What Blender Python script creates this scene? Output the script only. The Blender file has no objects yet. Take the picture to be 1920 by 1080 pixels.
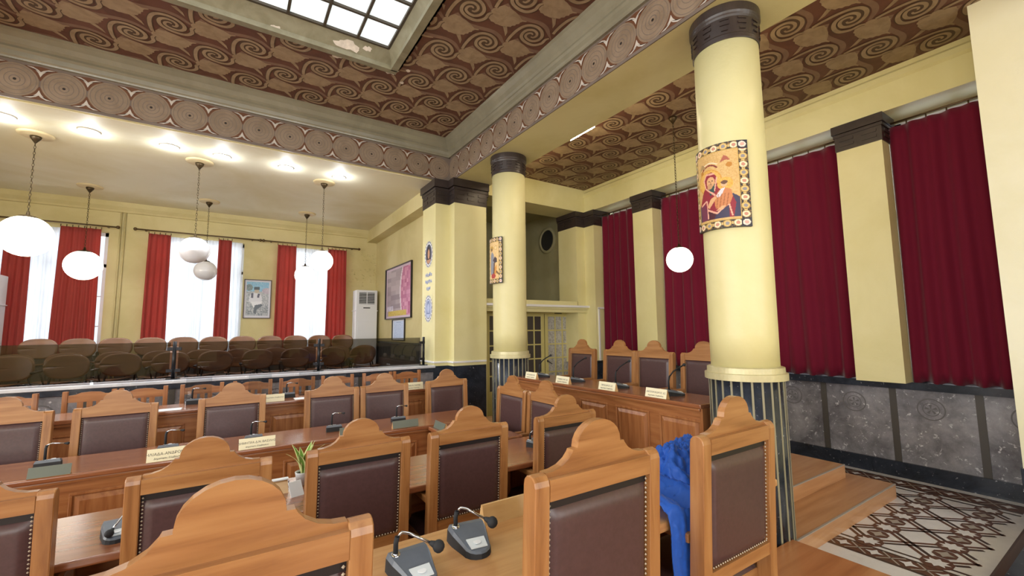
import bpy, bmesh, math, random
from mathutils import Vector, Matrix
random.seed(7)
C = bpy.context.scene.collection
sc = bpy.context.scene
PI = math.pi

# ------------------------------------------------------------------ colours / materials
def lin(h):
    h = h.lstrip('#')
    v = [int(h[i:i+2], 16)/255 for i in (0, 2, 4)]
    return tuple(x/12.92 if x <= .04045 else ((x+.055)/1.055)**2.4 for x in v) + (1,)

def new_mat(name):
    m = bpy.data.materials.new(name); m.use_nodes = True
    nt = m.node_tree
    return m, nt, nt.nodes['Principled BSDF']

def N(nt, typ, **kw):
    n = nt.nodes.new(typ)
    for k, v in kw.items():
        if k.startswith('i_'):
            n.inputs[k[2:].replace('_', ' ')].default_value = v
        else:
            setattr(n, k, v)
    return n

def ramp(nt, stops, fac):
    r = nt.nodes.new('ShaderNodeValToRGB')
    e = r.color_ramp.elements
    while len(e) < len(stops): e.new(.5)
    for el, (p, c) in zip(e, stops):
        el.position = p; el.color = lin(c) if isinstance(c, str) else c
    nt.links.new(fac, r.inputs[0])
    return r.outputs[0]

def coords(nt, scale, rnd=False):
    tc = N(nt, 'ShaderNodeTexCoord')
    mp = N(nt, 'ShaderNodeMapping'); mp.inputs['Scale'].default_value = scale
    if rnd:
        oi = N(nt, 'ShaderNodeObjectInfo')
        mul = N(nt, 'ShaderNodeMath', operation='MULTIPLY'); mul.inputs[1].default_value = 37.0
        nt.links.new(oi.outputs['Random'], mul.inputs[0])
        cx = N(nt, 'ShaderNodeCombineXYZ')
        for i in range(3): nt.links.new(mul.outputs[0], cx.inputs[i])
        nt.links.new(cx.outputs[0], mp.inputs['Location'])
    nt.links.new(tc.outputs['Object'], mp.inputs['Vector'])
    return mp.outputs[0]

def plain(name, col, rough=.6, metal=0, noise=0, nscale=4, spec=.5, coat=0):
    m, nt, b = new_mat(name)
    c = lin(col)
    b.inputs['Base Color'].default_value = c
    b.inputs['Roughness'].default_value = rough
    b.inputs['Metallic'].default_value = metal
    b.inputs['Specular IOR Level'].default_value = spec
    b.inputs['Coat Weight'].default_value = coat
    if noise:
        v = coords(nt, (nscale,)*3)
        n = N(nt, 'ShaderNodeTexNoise', i_Scale=1.0, i_Detail=6.0, i_Roughness=.65)
        nt.links.new(v, n.inputs['Vector'])
        lo = tuple(x*(1-noise) for x in c[:3])+(1,); hi = tuple(min(1, x*(1+noise*.6)) for x in c[:3])+(1,)
        nt.links.new(ramp(nt, [(.3, lo), (.7, hi)], n.outputs[0]), b.inputs['Base Color'])
    return m

def wood(name, axis, a, b_, c_, rough=.36, coat=.25, fine=34, rnd=True):
    m, nt, b = new_mat(name)
    s = [fine, fine, fine]; s['xyz'.index(axis)] = fine/13
    v = coords(nt, s, rnd)
    n1 = N(nt, 'ShaderNodeTexNoise', i_Scale=1.0, i_Detail=5.0, i_Roughness=.6, i_Distortion=.6)
    nt.links.new(v, n1.inputs['Vector'])
    s2 = [fine*.22]*3; s2['xyz'.index(axis)] = fine/60
    v2 = coords(nt, s2, rnd)
    n2 = N(nt, 'ShaderNodeTexNoise', i_Scale=1.0, i_Detail=3.0, i_Distortion=1.4)
    nt.links.new(v2, n2.inputs['Vector'])
    wv = N(nt, 'ShaderNodeTexWave', wave_type='BANDS', bands_direction='DIAGONAL', i_Scale=1.1, i_Distortion=7.0, i_Detail=3.0)
    nt.links.new(v2, wv.inputs['Vector'])
    mx = N(nt, 'ShaderNodeMath', operation='MULTIPLY_ADD'); mx.inputs[1].default_value = .55
    nt.links.new(n1.outputs[0], mx.inputs[0])
    ad = N(nt, 'ShaderNodeMath', operation='MULTIPLY_ADD'); ad.inputs[1].default_value = .34
    nt.links.new(n2.outputs[0], ad.inputs[0])
    w3 = N(nt, 'ShaderNodeMath', operation='MULTIPLY'); w3.inputs[1].default_value = .10
    nt.links.new(wv.outputs[1], w3.inputs[0])
    nt.links.new(w3.outputs[0], ad.inputs[2]); nt.links.new(ad.outputs[0], mx.inputs[2])
    nt.links.new(ramp(nt, [(.28, c_), (.48, b_), (.72, a)], mx.outputs[0]), b.inputs['Base Color'])
    b.inputs['Roughness'].default_value = rough
    b.inputs['Coat Weight'].default_value = coat
    b.inputs['Coat Roughness'].default_value = .22
    return m

def marble(name, base, mid, fleck, scale=3.0, amount=.62, rough=.16, dist=.8):
    m, nt, b = new_mat(name)
    v = coords(nt, (scale,)*3)
    n1 = N(nt, 'ShaderNodeTexNoise', i_Scale=1.0, i_Detail=8.0, i_Roughness=.68, i_Distortion=dist)
    n2 = N(nt, 'ShaderNodeTexNoise', i_Scale=7.0, i_Detail=6.0, i_Roughness=.75, i_Distortion=.4)
    nt.links.new(v, n1.inputs['Vector']); nt.links.new(v, n2.inputs['Vector'])
    c1 = ramp(nt, [(.3, base), (.7, mid)], n1.outputs[0])
    f = ramp(nt, [(amount, (0, 0, 0, 1)), (amount+.07, (1, 1, 1, 1))], n2.outputs[0])
    mix = N(nt, 'ShaderNodeMix', data_type='RGBA')
    nt.links.new(f, mix.inputs[0]); nt.links.new(c1, mix.inputs[6]); mix.inputs[7].default_value = lin(fleck)
    nt.links.new(mix.outputs[2], b.inputs['Base Color'])
    b.inputs['Roughness'].default_value = rough
    return m

def wall_paint(name, col, stain, rough=.55, sc_=1.2, lo=.36, hi=.6):
    m, nt, b = new_mat(name)
    v = coords(nt, (sc_,)*3)
    n = N(nt, 'ShaderNodeTexNoise', i_Scale=1.0, i_Detail=7.0, i_Roughness=.6, i_Distortion=.5)
    nt.links.new(v, n.inputs['Vector'])
    nt.links.new(ramp(nt, [(lo, stain), (hi, col)], n.outputs[0]), b.inputs['Base Color'])
    b.inputs['Roughness'].default_value = rough
    n2 = N(nt, 'ShaderNodeTexNoise', i_Scale=40.0, i_Detail=3.0); nt.links.new(v, n2.inputs['Vector'])
    bp = N(nt, 'ShaderNodeBump', i_Strength=.08, i_Distance=.01)
    nt.links.new(n2.outputs[0], bp.inputs['Height']); nt.links.new(bp.outputs[0], b.inputs['Normal'])
    return m

def emit(name, col, s):
    m, nt, b = new_mat(name)
    b.inputs['Base Color'].default_value = lin(col)
    b.inputs['Emission Color'].default_value = lin(col)
    b.inputs['Emission Strength'].default_value = s
    return m

def cloth(name, col, trans=.0, rough=.9, sheen=0, alpha=1.0, noise=.12):
    m, nt, b = new_mat(name)
    out = nt.nodes['Material Output']
    c = lin(col)
    b.inputs['Base Color'].default_value = c
    b.inputs['Roughness'].default_value = rough
    b.inputs['Sheen Weight'].default_value = sheen
    b.inputs['Sheen Roughness'].default_value = .4
    b.inputs['Specular IOR Level'].default_value = .15
    sh = b.outputs[0]
    if trans:
        t = N(nt, 'ShaderNodeBsdfTranslucent'); t.inputs['Color'].default_value = c
        mx = N(nt, 'ShaderNodeMixShader'); mx.inputs[0].default_value = trans
        nt.links.new(sh, mx.inputs[1]); nt.links.new(t.outputs[0], mx.inputs[2]); sh = mx.outputs[0]
    if alpha < 1:
        t = N(nt, 'ShaderNodeBsdfTransparent')
        mx = N(nt, 'ShaderNodeMixShader'); mx.inputs[0].default_value = alpha
        nt.links.new(t.outputs[0], mx.inputs[1]); nt.links.new(sh, mx.inputs[2]); sh = mx.outputs[0]
    nt.links.new(sh, out.inputs['Surface'])
    return m

def glass(name, tint, gloss=.08, rough=.02):
    m, nt, b = new_mat(name)
    out = nt.nodes['Material Output']
    t = N(nt, 'ShaderNodeBsdfTransparent'); t.inputs['Color'].default_value = tint
    g = N(nt, 'ShaderNodeBsdfGlossy'); g.inputs['Roughness'].default_value = rough
    fr = N(nt, 'ShaderNodeFresnel', i_IOR=1.45)
    mx = N(nt, 'ShaderNodeMixShader')
    nt.links.new(fr.outputs[0], mx.inputs[0]); nt.links.new(t.outputs[0], mx.inputs[1]); nt.links.new(g.outputs[0], mx.inputs[2])
    nt.links.new(mx.outputs[0], out.inputs['Surface'])
    return m

def painted(name, rough=.5):
    m, nt, b = new_mat(name)
    a = N(nt, 'ShaderNodeVertexColor', layer_name='paint')
    nt.links.new(a.outputs[0], b.inputs['Base Color'])
    b.inputs['Roughness'].default_value = rough
    return m

OA, OB, OC = '#b48554', '#9f6d40', '#794b26'
M = {}
for ax in 'xyz':
    M['oak'+ax] = wood('chair_oak_'+ax, ax, OA, OB, OC)
    M['bench'+ax] = wood('bench_wood_'+ax, ax, '#b37c4e', '#9d653c', '#7c4725', rough=.3, coat=.4, fine=40)
M['benchtop'] = wood('bench_top_varnish', 'x', '#a26a46', '#8c5536', '#703f27', rough=.2, coat=.6, fine=34)
M['lighttop'] = wood('light_table_top', 'x', '#c99d6c', '#ba8a58', '#a37243', rough=.28, coat=.5, fine=30)
M['maple'] = wood('pale_plate_wood', 'x', '#d9b684', '#cda672', '#bd935f', rough=.4, fine=26)
M['floorwood'] = wood('floor_boards', 'x', '#bf8557', '#aa6f43', '#925a34', rough=.3, coat=.4, fine=16, rnd=False)
M['stepwood'] = wood('step_laminate', 'x', '#c79b74', '#b8885f', '#a0714a', rough=.35, coat=.3, fine=18, rnd=False)
M['ply'] = wood('dark_plywood', 'x', '#80573a', '#70492f', '#5a3b26', rough=.4, fine=28)
M['leather'] = plain('brown_leather', '#50393a', .34, noise=.18, nscale=60, spec=.5)
M['gap_shade'] = plain('pad_gap_shade', '#1b1618', .5)  # near-black that paints the shadow gap above the rear pad
M['nail'] = plain('brass_nail', '#cfc4b0', .35, .2)
M['cream'] = wall_paint('cream_column_paint', '#dfd7a4', '#d7ce96', .42, 1.0)
M['creamwall'] = wall_paint('cream_wall_paint', '#dad39e', '#cfc68c', .5, .9)
M['hallwall'] = wall_paint('hall_yellow_paint', '#cdc08e', '#c0b27c', .6, 1.0)
M['hallceil'] = wall_paint('hall_ceiling_paint', '#dfd8bd', '#d2c69c', .6, .6)
M['olive'] = wall_paint('gallery_olive_paint', '#b5b08c', '#a49f7c', .6, 1.2)
M['doorpaint'] = plain('door_yellow_enamel', '#c6ba78', .35, noise=.06)
M['white'] = plain('white_paint', '#e8e8ea', .45)
M['brasscream'] = plain('brass_ring', '#c9c096', .34, .15, noise=.15, nscale=9)
M['black_marble'] = marble('black_marble', '#191d24', '#343b48', '#c4c8d2', 4.0, .63, .2)
M['grey_marble'] = marble('grey_marble', '#4f4e54', '#a3a2a9', '#d2d2d8', 2.6, .585, .24, .15)
M['grey_marble_dark'] = plain('marble_joint', '#4a4642', .5)
M['rail_marble'] = marble('white_rail_marble', '#b9bcc6', '#d9dbe2', '#f2f3f6', 2.0, .6, .12)
M['capital'] = plain('dark_capital_paint', '#372e2b', .34, noise=.35, nscale=7)
M['frieze'] = wall_paint('frieze_ground', '#776a60', '#6a5e55', .55, 2.5)
M['disc'] = wall_paint('frieze_disc', '#8f7d69', '#816f5b', .5, 6)
M['disc_ring'] = plain('frieze_ring', '#75685d', .55)
M['disc_gap'] = plain('frieze_russet', '#653f26', .6)
M['disc_dot'] = plain('frieze_dot', '#2a221e', .6)
M['bird'] = plain('frieze_white', '#c4bdb3', .5)
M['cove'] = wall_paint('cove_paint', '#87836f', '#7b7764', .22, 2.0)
M['pat_dark'] = wall_paint('ceiling_russet', '#684232', '#573528', .6, 3.5)
M['pat_tan'] = wall_paint('ceiling_tan', '#9f8a6e', '#8e795e', .6, 9.0)
M['pat_mid'] = plain('ceiling_rose_brown', '#7f6452', .6, noise=.15, nscale=9)
M['pat_line'] = plain('ceiling_dark_brown', '#54402f', .6)
M['plaster'] = plain('bare_plaster', '#d9cfc0', .8, noise=.2, nscale=20)
M['skytrim'] = wall_paint('skylight_trim_paint', '#8e8a72', '#7d785f', .5, 5)
M['skyframe'] = plain('skylight_iron', '#4a4338', .5)
M['velvet'] = cloth('crimson_velvet', '#68112a', 0, .8, sheen=.3)
M['redcurtain'] = cloth('red_cotton', '#b65650', .46, .85)
M['sheer'] = cloth('white_sheer', '#d2d4da', .5, .9, alpha=.9)
M['rod'] = plain('bronze_rod', '#5d4a30', .4, .6)
M['chain'] = plain('bronze_chain', '#4a3d28', .4, .7)
M['globe_on'] = emit('lit_opal_glass', '#fff6e2', 4.5)
M['globe_off'] = plain('opal_glass', '#e4e4ea', .12, coat=.4)
M['led'] = emit('led_disc', '#f4f8ff', 30)
M['tube'] = emit('led_tube', '#fff0d8', 60)
M['rosette'] = plain('ceiling_rosette', '#cdb98b', .55)
M['screen'] = glass('smoked_glass', (.52, .51, .50, 1))
M['pane'] = glass('clear_pane', (.93, .96, .97, 1))
M['clearacrylic'] = glass('clear_acrylic', (.86, .88, .9, 1))
M['darkpane'] = plain('dark_door_glass', '#4a4440', .15)
M['frostpane'] = plain('textured_door_glass', '#b4b1aa', .25, noise=.45, nscale=26)
M['skypane'] = emit('daylit_ribbed_glass', '#e2ecee', .95)
M['metal'] = plain('dark_metal', '#26262a', .35, .6)
M['mic'] = plain('grey_plastic', '#5f6773', .38, noise=.08, nscale=30)
M['micdark'] = plain('black_foam', '#1f2126', .7)
M['chrome'] = plain('chrome', '#c9ccd2', .15, 1)
M['button'] = plain('button_panel', '#d3dbe0', .3)
M['card'] = plain('cream_card', '#f0e8c8', .5)
M['greycard'] = plain('grey_green_card', '#666d64', .3)
M['ink'] = plain('ink', '#4a443c', .7)
M['ac'] = plain('ac_white', '#dcdde2', .35)
M['acdark'] = plain('ac_vent', '#26282c', .5)
M['frameblk'] = plain('black_frame', '#1d1a1a', .35)
M['framebrown'] = plain('brown_frame', '#4a3426', .4)
M['paint'] = painted('painted_picture')
M['jacket'] = cloth('blue_nylon', '#2a58b4', 0, .4, sheen=.1)
M['bag'] = plain('black_bag', '#17171a', .7)
M['leaf'] = plain('leaf_green', '#6f9a3a', .45, noise=.3, nscale=40)
M['leafedge'] = plain('leaf_cream', '#dfe6a8', .45)
M['soil'] = plain('potting_soil', '#2a2018', .9)
M['paper'] = plain('white_paper', '#e9edf2', .5)
M['pot'] = plain('pot_white', '#d8dde4', .4)
M['tile'] = marble('white_floor_tile', '#cfcfd4', '#e0e0e6', '#eeeef2', 3, .7, .25, .2)
M['mosaic_brown'] = plain('mosaic_brown', '#5d3a2b', .35, noise=.2, nscale=10)
M['mosaic_grey'] = plain('mosaic_grey', '#a19a94', .35)
M['mosaic_dark'] = plain('mosaic_umber', '#3f2a20', .3)
M['gilt'] = plain('dull_gilt', '#8f8a72', .5)
M['hallfloor'] = plain('hall_floor', '#6b4a33', .4)
M['dirt'] = plain('stone_medallion', '#605e61', .5)

# ------------------------------------------------------------------ mesh builder
class MB:
    def __init__(self, *mats):
        self.bm = bmesh.new(); self.mats = [M[m] if isinstance(m, str) else m for m in mats]
    def _set(self, faces, mi, smooth=False):
        for f in faces:
            f.material_index = mi; f.smooth = smooth
    def box(self, x0, x1, y0, y1, z0, z1, mi=0, bev=0, seg=1):
        vs = [self.bm.verts.new((x, y, z)) for x in (x0, x1) for y in (y0, y1) for z in (z0, z1)]
        q = [(0, 1, 3, 2), (4, 6, 7, 5), (0, 4, 5, 1), (2, 3, 7, 6), (0, 2, 6, 4), (1, 5, 7, 3)]
        fs = [self.bm.faces.new([vs[i] for i in t]) for t in q]
        self._set(fs, mi)
        if bev:
            es = list({e for f in fs for e in f.edges})
            r = bmesh.ops.bevel(self.bm, geom=es, offset=bev, segments=seg, affect='EDGES', profile=.6)
            self._set(r['faces'], mi)
        return vs
    def hexa(self, pts, mi=0):
        vs = [self.bm.verts.new(p) for p in pts]      # bottom 4, top 4 (same winding)
        q = [(3, 2, 1, 0), (4, 5, 6, 7), (0, 1, 5, 4), (1, 2, 6, 5), (2, 3, 7, 6), (3, 0, 4, 7)]
        self._set([self.bm.faces.new([vs[i] for i in t]) for t in q], mi)
    def prism(self, poly, axis, a, b, mi=0, smooth=False, bev=0):
        def P(u, v, w):
            return {'x': (w, u, v), 'y': (u, w, v), 'z': (u, v, w)}[axis]
        A = [self.bm.verts.new(P(u, v, a)) for u, v in poly]; B = [self.bm.verts.new(P(u, v, b)) for u, v in poly]
        n = len(poly); fs = []
        fs.append(self.bm.faces.new(A)); fs.append(self.bm.faces.new(B[::-1]))
        sd = [self.bm.faces.new([A[i], B[i], B[(i+1) % n], A[(i+1) % n]]) for i in range(n)]
        self._set(fs, mi); self._set(sd, mi, smooth)
        if bev:
            es = list({e for f in fs for e in f.edges})
            r = bmesh.ops.bevel(self.bm, geom=es, offset=bev, segments=1, affect='EDGES'); self._set(r['faces'], mi)
    def lathe(self, prof, seg=32, c=(0, 0, 0), mi=0, smooth=True, caps=True, axis='z'):
        rings = []
        for r, z in prof:
            ring = []
            for i in range(seg):
                a = 2*PI*i/seg; x, y = r*math.cos(a), r*math.sin(a)
                p = {'z': (x, y, z), 'x': (z, x, y), 'y': (x, z, y)}[axis]
                ring.append(self.bm.verts.new((p[0]+c[0], p[1]+c[1], p[2]+c[2])))
            rings.append(ring)
        fs = []
        for k in range(len(rings)-1):
            for i in range(seg):
                fs.append(self.bm.faces.new([rings[k][i], rings[k][(i+1) % seg], rings[k+1][(i+1) % seg], rings[k+1][i]]))
        self._set(fs, mi, smooth)
        if caps:
            self._set([self.bm.faces.new(rings[0][::-1]), self.bm.faces.new(rings[-1])], mi)
    def ball(self, c, r, mi=0, seg=12, sq=1.0):
        n = max(4, seg//2)
        prof = [(max(1e-4, r*math.sin(PI*k/n)), -r*sq*math.cos(PI*k/n)) for k in range(n+1)]
        self.lathe(prof, seg, c, mi)
    def tube(self, pts, r, seg=8, mi=0, closed=False):
        pts = [Vector(p) for p in pts]; rings = []
        n = len(pts)
        for i, p in enumerate(pts):
            t = (pts[min(i+1, n-1)]-pts[max(i-1, 0)]).normalized()
            up = Vector((0, 0, 1)) if abs(t.z) < .95 else Vector((1, 0, 0))
            a = t.cross(up).normalized(); b = a.cross(t)
            rr = r[i] if isinstance(r, (list, tuple)) else r
            rings.append([self.bm.verts.new(p+a*rr*math.cos(2*PI*k/seg)+b*rr*math.sin(2*PI*k/seg)) for k in range(seg)])
        fs = []
        for k in range(n-1):
            for i in range(seg):
                fs.append(self.bm.faces.new([rings[k][i], rings[k][(i+1) % seg], rings[k+1][(i+1) % seg], rings[k+1][i]]))
        self._set(fs, mi, True)
        self._set([self.bm.faces.new(rings[0][::-1]), self.bm.faces.new(rings[-1])], mi)
    def grid(self, f, nu, nv, mi=0, smooth=True):
        V = [[self.bm.verts.new(f(i/nu, j/nv)) for j in range(nv+1)] for i in range(nu+1)]
        fs = [self.bm.faces.new([V[i][j], V[i+1][j], V[i+1][j+1], V[i][j+1]]) for i in range(nu) for j in range(nv)]
        self._set(fs, mi, smooth)
    def poly(self, pts, mi=0):
        f = self.bm.faces.new([self.bm.verts.new(p) for p in pts]); f.material_index = mi
    def build(self, name, parent=None, loc=None, rotz=0, recalc=True, solid=0):
        if recalc: bmesh.ops.recalc_face_normals(self.bm, faces=self.bm.faces[:])
        me = bpy.data.meshes.new(name); self.bm.to_mesh(me); self.bm.free()
        for m in self.mats: me.materials.append(m)
        o = bpy.data.objects.new(name, me); C.objects.link(o)
        if parent: o.parent = parent
        if loc: o.location = loc
        o.rotation_euler.z = rotz
        if solid:
            md = o.modifiers.new('thickness', 'SOLIDIFY'); md.thickness = solid; md.offset = 0
        return o

def tag(o, label=None, cat=None, group=None, kind=None):
    if label: o['label'] = label
    if cat: o['category'] = cat
    if group: o['group'] = group
    if kind: o['kind'] = kind
    return o

def thing(name, label, cat, loc=(0, 0, 0), rotz=0, group=None):
    o = bpy.data.objects.new(name, None); C.objects.link(o)
    o.empty_display_size = .1
    o.location = loc; o.rotation_euler = (0, 0, rotz)
    return tag(o, label, cat, group)

def struct(name, label=None):
    o = bpy.data.objects.new(name, None); C.objects.link(o); o.empty_display_size = .1
    return tag(o, label, None, None, 'structure')

def dup(root, loc, rotz, label=None, group=None, skip=()):
    r = root.copy(); C.objects.link(r); r.location = loc; r.rotation_euler = (0, 0, rotz)
    if label: r['label'] = label
    if group: r['group'] = group
    for ch in list(root.children):
        if ch.name.split('.')[0] in skip: continue
        c = ch.copy(); C.objects.link(c); c.parent = r
        for g in ch.children:
            d = g.copy(); C.objects.link(d); d.parent = c
    return r

def text(name, body, size, parent, loc, rot, mat='ink', ext=.0006, align='CENTER'):
    cu = bpy.data.curves.new(name, 'FONT'); cu.body = body; cu.size = size
    cu.align_x = align; cu.align_y = 'CENTER'; cu.extrude = ext
    cu.materials.append(M[mat])
    tmp = bpy.data.objects.new(name, cu); C.objects.link(tmp)
    bpy.context.view_layer.update()
    me = bpy.data.meshes.new_from_object(tmp.evaluated_get(bpy.context.evaluated_depsgraph_get()))
    bpy.data.objects.remove(tmp); bpy.data.curves.remove(cu)
    o = bpy.data.objects.new(name, me); C.objects.link(o)
    o.parent = parent; o.location = loc; o.rotation_euler = rot
    return o

def picture(name, fn, nx, ny, mp, parent=None, mat='paint', rough=None):
    """a painted surface: nx*ny faces, colours fn(s,t), s right, t up; mp(s,t)->xyz"""
    me = bpy.data.meshes.new(name)
    vs = [mp(i/nx, j/ny) for j in range(ny+1) for i in range(nx+1)]
    fs = [(j*(nx+1)+i, j*(nx+1)+i+1, (j+1)*(nx+1)+i+1, (j+1)*(nx+1)+i) for j in range(ny) for i in range(nx)]
    me.from_pydata(vs, [], fs); me.update()
    ca = me.color_attributes.new('paint', 'FLOAT_COLOR', 'CORNER')
    k = 0
    for j in range(ny):
        for i in range(nx):
            c = fn((i+.5)/nx, (j+.5)/ny)
            if isinstance(c, str): c = lin(c)
            for q in range(4): ca.data[k].color = c; k += 1
    me.materials.append(M[mat])
    o = bpy.data.objects.new(name, me); C.objects.link(o); o.parent = parent
    return o

def inpoly(x, y, P):
    r = False; j = len(P)-1
    for i in range(len(P)):
        xi, yi = P[i]; xj, yj = P[j]
        if (yi > y) != (yj > y) and x < (xj-xi)*(y-yi)/(yj-yi)+xi: r = not r
        j = i
    return r
def inell(x, y, cx, cy, rx, ry): return ((x-cx)/rx)**2+((y-cy)/ry)**2 < 1
def jig(x, y, f=1.0):
    v = math.sin(x*127.1*f+y*311.7*f)*43758.5453
    return v-math.floor(v)
def mixc(a, b, t):
    a, b = lin(a), lin(b)
    return tuple(a[i]*(1-t)+b[i]*t for i in range(3))+(1,)

# ================================================================== CAMERA
F, YAW, PITCH, ROLL = 805.0458, math.radians(33.16044), math.radians(5.59669), math.radians(-.59614)
fw = Vector((math.sin(YAW)*math.cos(PITCH), math.cos(YAW)*math.cos(PITCH), math.sin(PITCH)))
r0 = Vector((math.cos(YAW), -math.sin(YAW), 0)); u0 = r0.cross(fw)
rr = r0*math.cos(ROLL)+u0*math.sin(ROLL); uu = -r0*math.sin(ROLL)+u0*math.cos(ROLL)
cam = bpy.data.cameras.new('camera'); co = bpy.data.objects.new('camera', cam); C.objects.link(co)
cam.sensor_width = 36; cam.lens = F/1920*36; cam.clip_start = .05; cam.clip_end = 200
mw = Matrix((( rr.x, uu.x, -fw.x, 0), (rr.y, uu.y, -fw.y, 0), (rr.z, uu.z, -fw.z, 1.65), (0, 0, 0, 1)))
co.matrix_world = mw
sc.camera = co

# ================================================================== SETTING
XF, YF = 3.03, 6.55            # frieze planes
ZS, ZF, ZC = 4.17, 4.60, 4.87  # soffit, frieze top, main ceiling
XW = 6.25                      # dado plane of the right wall
YW = 10.9                      # hall window wall
ZH = 4.162                      # hall ceiling
HF = .60                       # hall floor

def sbox(name, mats, boxes, bev=0):
    m = MB(*mats)
    for b in boxes:
        m.box(*b[:6], mi=(b[6] if len(b) > 6 else 0), bev=bev)
    return tag(m.build(name), kind='structure')

# floors
sbox('floor', ['floorwood'], [(-6.3, 3.34, -5.5, 1.58, -.02, .18)])
sbox('floor_council', ['floorwood'], [(-6.3, 3.34, 1.58, 6.5, -.12, 0), (-6.3, 2.95, 5.12, 6.5, 0, .18)])
sbox('floor_hall', ['hallfloor'], [(-5.2, 3.3, 6.75, 11.2, .4, HF), (-5.2, 3.0, 8.78, 10.9, HF, HF+.19)])
sbox('floor_doorway', ['tile'], [(3.34, 6.6, 6.0, 9.2, -.12, .0)])

# dais steps
m = MB('stepwood', 'mosaic_grey'); 
m.box(3.36, 5.45, 1.60, 2.2, 0, .13, 0); m.box(3.36, 5.453, 1.597, 1.612, .125, .132, 1)
o = tag(m.build('floor_dais_step'), kind='structure')
m = MB('stepwood', 'mosaic_grey')
m.box(3.1, 5.27, 2.10, 6.2, 0, .26, 0); m.box(3.62, 5.27, 1.94, 2.10, .131, .26, 0); m.box(3.62, 5.273, 1.937, 1.952, .254, .262, 1)
tag(m.build('floor_dais'), kind='structure')

# mosaic floor of the aisle
m = MB('tile', 'mosaic_brown', 'mosaic_grey', 'mosaic_dark')
m.box(3.34, 6.3, .70, 6.2, -.1, 0, 0)
Z1, Z2, Z3 = .0012, .0024, .0036
def rect(x0, x1, y0, y1, z, mi): m.poly([(x0, y0, z), (x1, y0, z), (x1, y1, z), (x0, y1, z)], mi)
def strip(p, q, w, z, mi):
    p, q = Vector(p), Vector(q); d = (q-p).normalized(); n = Vector((-d.y, d.x))*w/2
    m.poly([(*(p-n), z), (*(q-n), z), (*(q+n), z), (*(p+n), z)], mi)
Y0m, Y1m = .86, 2.3
# borders along the platform and along the wall
for x0, x1 in ((3.92, 3.95), (4.09, 4.115), (4.155, 4.18), (5.78, 5.81), (5.86, 5.89), (6.09, 6.12)):
    rect(x0, x1, Y0m, 6.0, Z1, 3)
for bx, bw_ in ((3.95, .14), (5.89, .20)):
    rect(bx, bx+bw_, Y0m, 6.0, Z1, 1)
    for k in range(30):
        y = Y0m+.1+k*.19
        if y > 5.9: break
        for dx in (bw_/2,):
            pts = []
            for t in range(8):
                a = PI*t/4; r = .055 if t % 2 == 0 else .026
                pts.append((bx+dx+r*math.cos(a), y+r*math.sin(a), Z3))
            m.poly(pts, 0)
        strip((bx+.0, y+.03), (bx+bw_, y+.16), .012, Z2, 2); strip((bx+bw_, y+.03), (bx+.0, y+.16), .012, Z2, 2)
G = .385; gx0, gy0 = 4.59, 1.045
for i in range(-1, 4):
    for j in range(-1, 5):
        cx, cy = gx0+i*G, gy0+j*G
        def clipok(x, y): return 4.19 < x < 5.77 and Y0m < y < 2.6
        if not (4.1 < cx < 5.9): continue
        for dx, dy in ((G, G), (G, -G)):
            for off in (-.022, .022):
                n = Vector((-dy, dx)).normalized()*off
                p, q = Vector((cx, cy))+n, Vector((cx+dx, cy+dy))+n
                # clip to field
                t0, t1 = 0, 1
                for k in range(20):
                    pass
                segs = 6
                for s in range(segs):
                    a, b = p.lerp(q, s/segs), p.lerp(q, (s+1)/segs)
                    if clipok(*a) and clipok(*b): strip(a, b, .027, Z1, 1 if off > 0 else 3)
        if clipok(cx, cy):
            pts = [(cx+.118*math.cos(PI/8+k*PI/4)*1.0, cy+.092*math.sin(PI/8+k*PI/4), Z2) for k in range(8)]
            m.poly(pts, 1)
            pts = []
            for t in range(16):
                a = PI*t/8; r = .075 if t % 2 == 0 else .045
                pts.append((cx+r*math.cos(a), cy+r*math.sin(a), Z3))
            m.poly(pts, 0)
        if clipok(cx+G/2, cy):
            pts = [(cx+G/2+.08*math.cos(PI/8+k*PI/4), cy+.07*math.sin(PI/8+k*PI/4), Z2) for k in range(8)]
            m.poly(pts, 1)
            pts = []
            for t in range(8):
                a = PI*t/4; r = .058 if t % 2 == 0 else .03
                pts.append((cx+G/2+r*math.cos(a), cy+r*math.sin(a), Z3))
            m.poly(pts, 2)
tag(m.build('floor_mosaic', recalc=False), kind='structure')

# plinth in the near right corner and near pier
m = MB('mosaic_dark', 'black_marble')
m.box(4.0, 5.45, -.6, .765, 0, .10, 0, .02, 2); m.box(4.03, 5.45, -.6, .70, .1, .115, 1)
tag(m.build('trim_1'), kind='structure')
M['litcream'] = wall_paint('lit_cream_paint', '#e4e1c8', '#dcd8b8', .45, 1.0)  # cream paled to carry the white light on the near pier
m = MB('litcream', 'black_marble')
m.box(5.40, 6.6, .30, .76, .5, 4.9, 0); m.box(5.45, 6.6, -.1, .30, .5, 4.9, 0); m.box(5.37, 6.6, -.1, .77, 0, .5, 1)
tag(m.build('pillar_near'), kind='structure')

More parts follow.
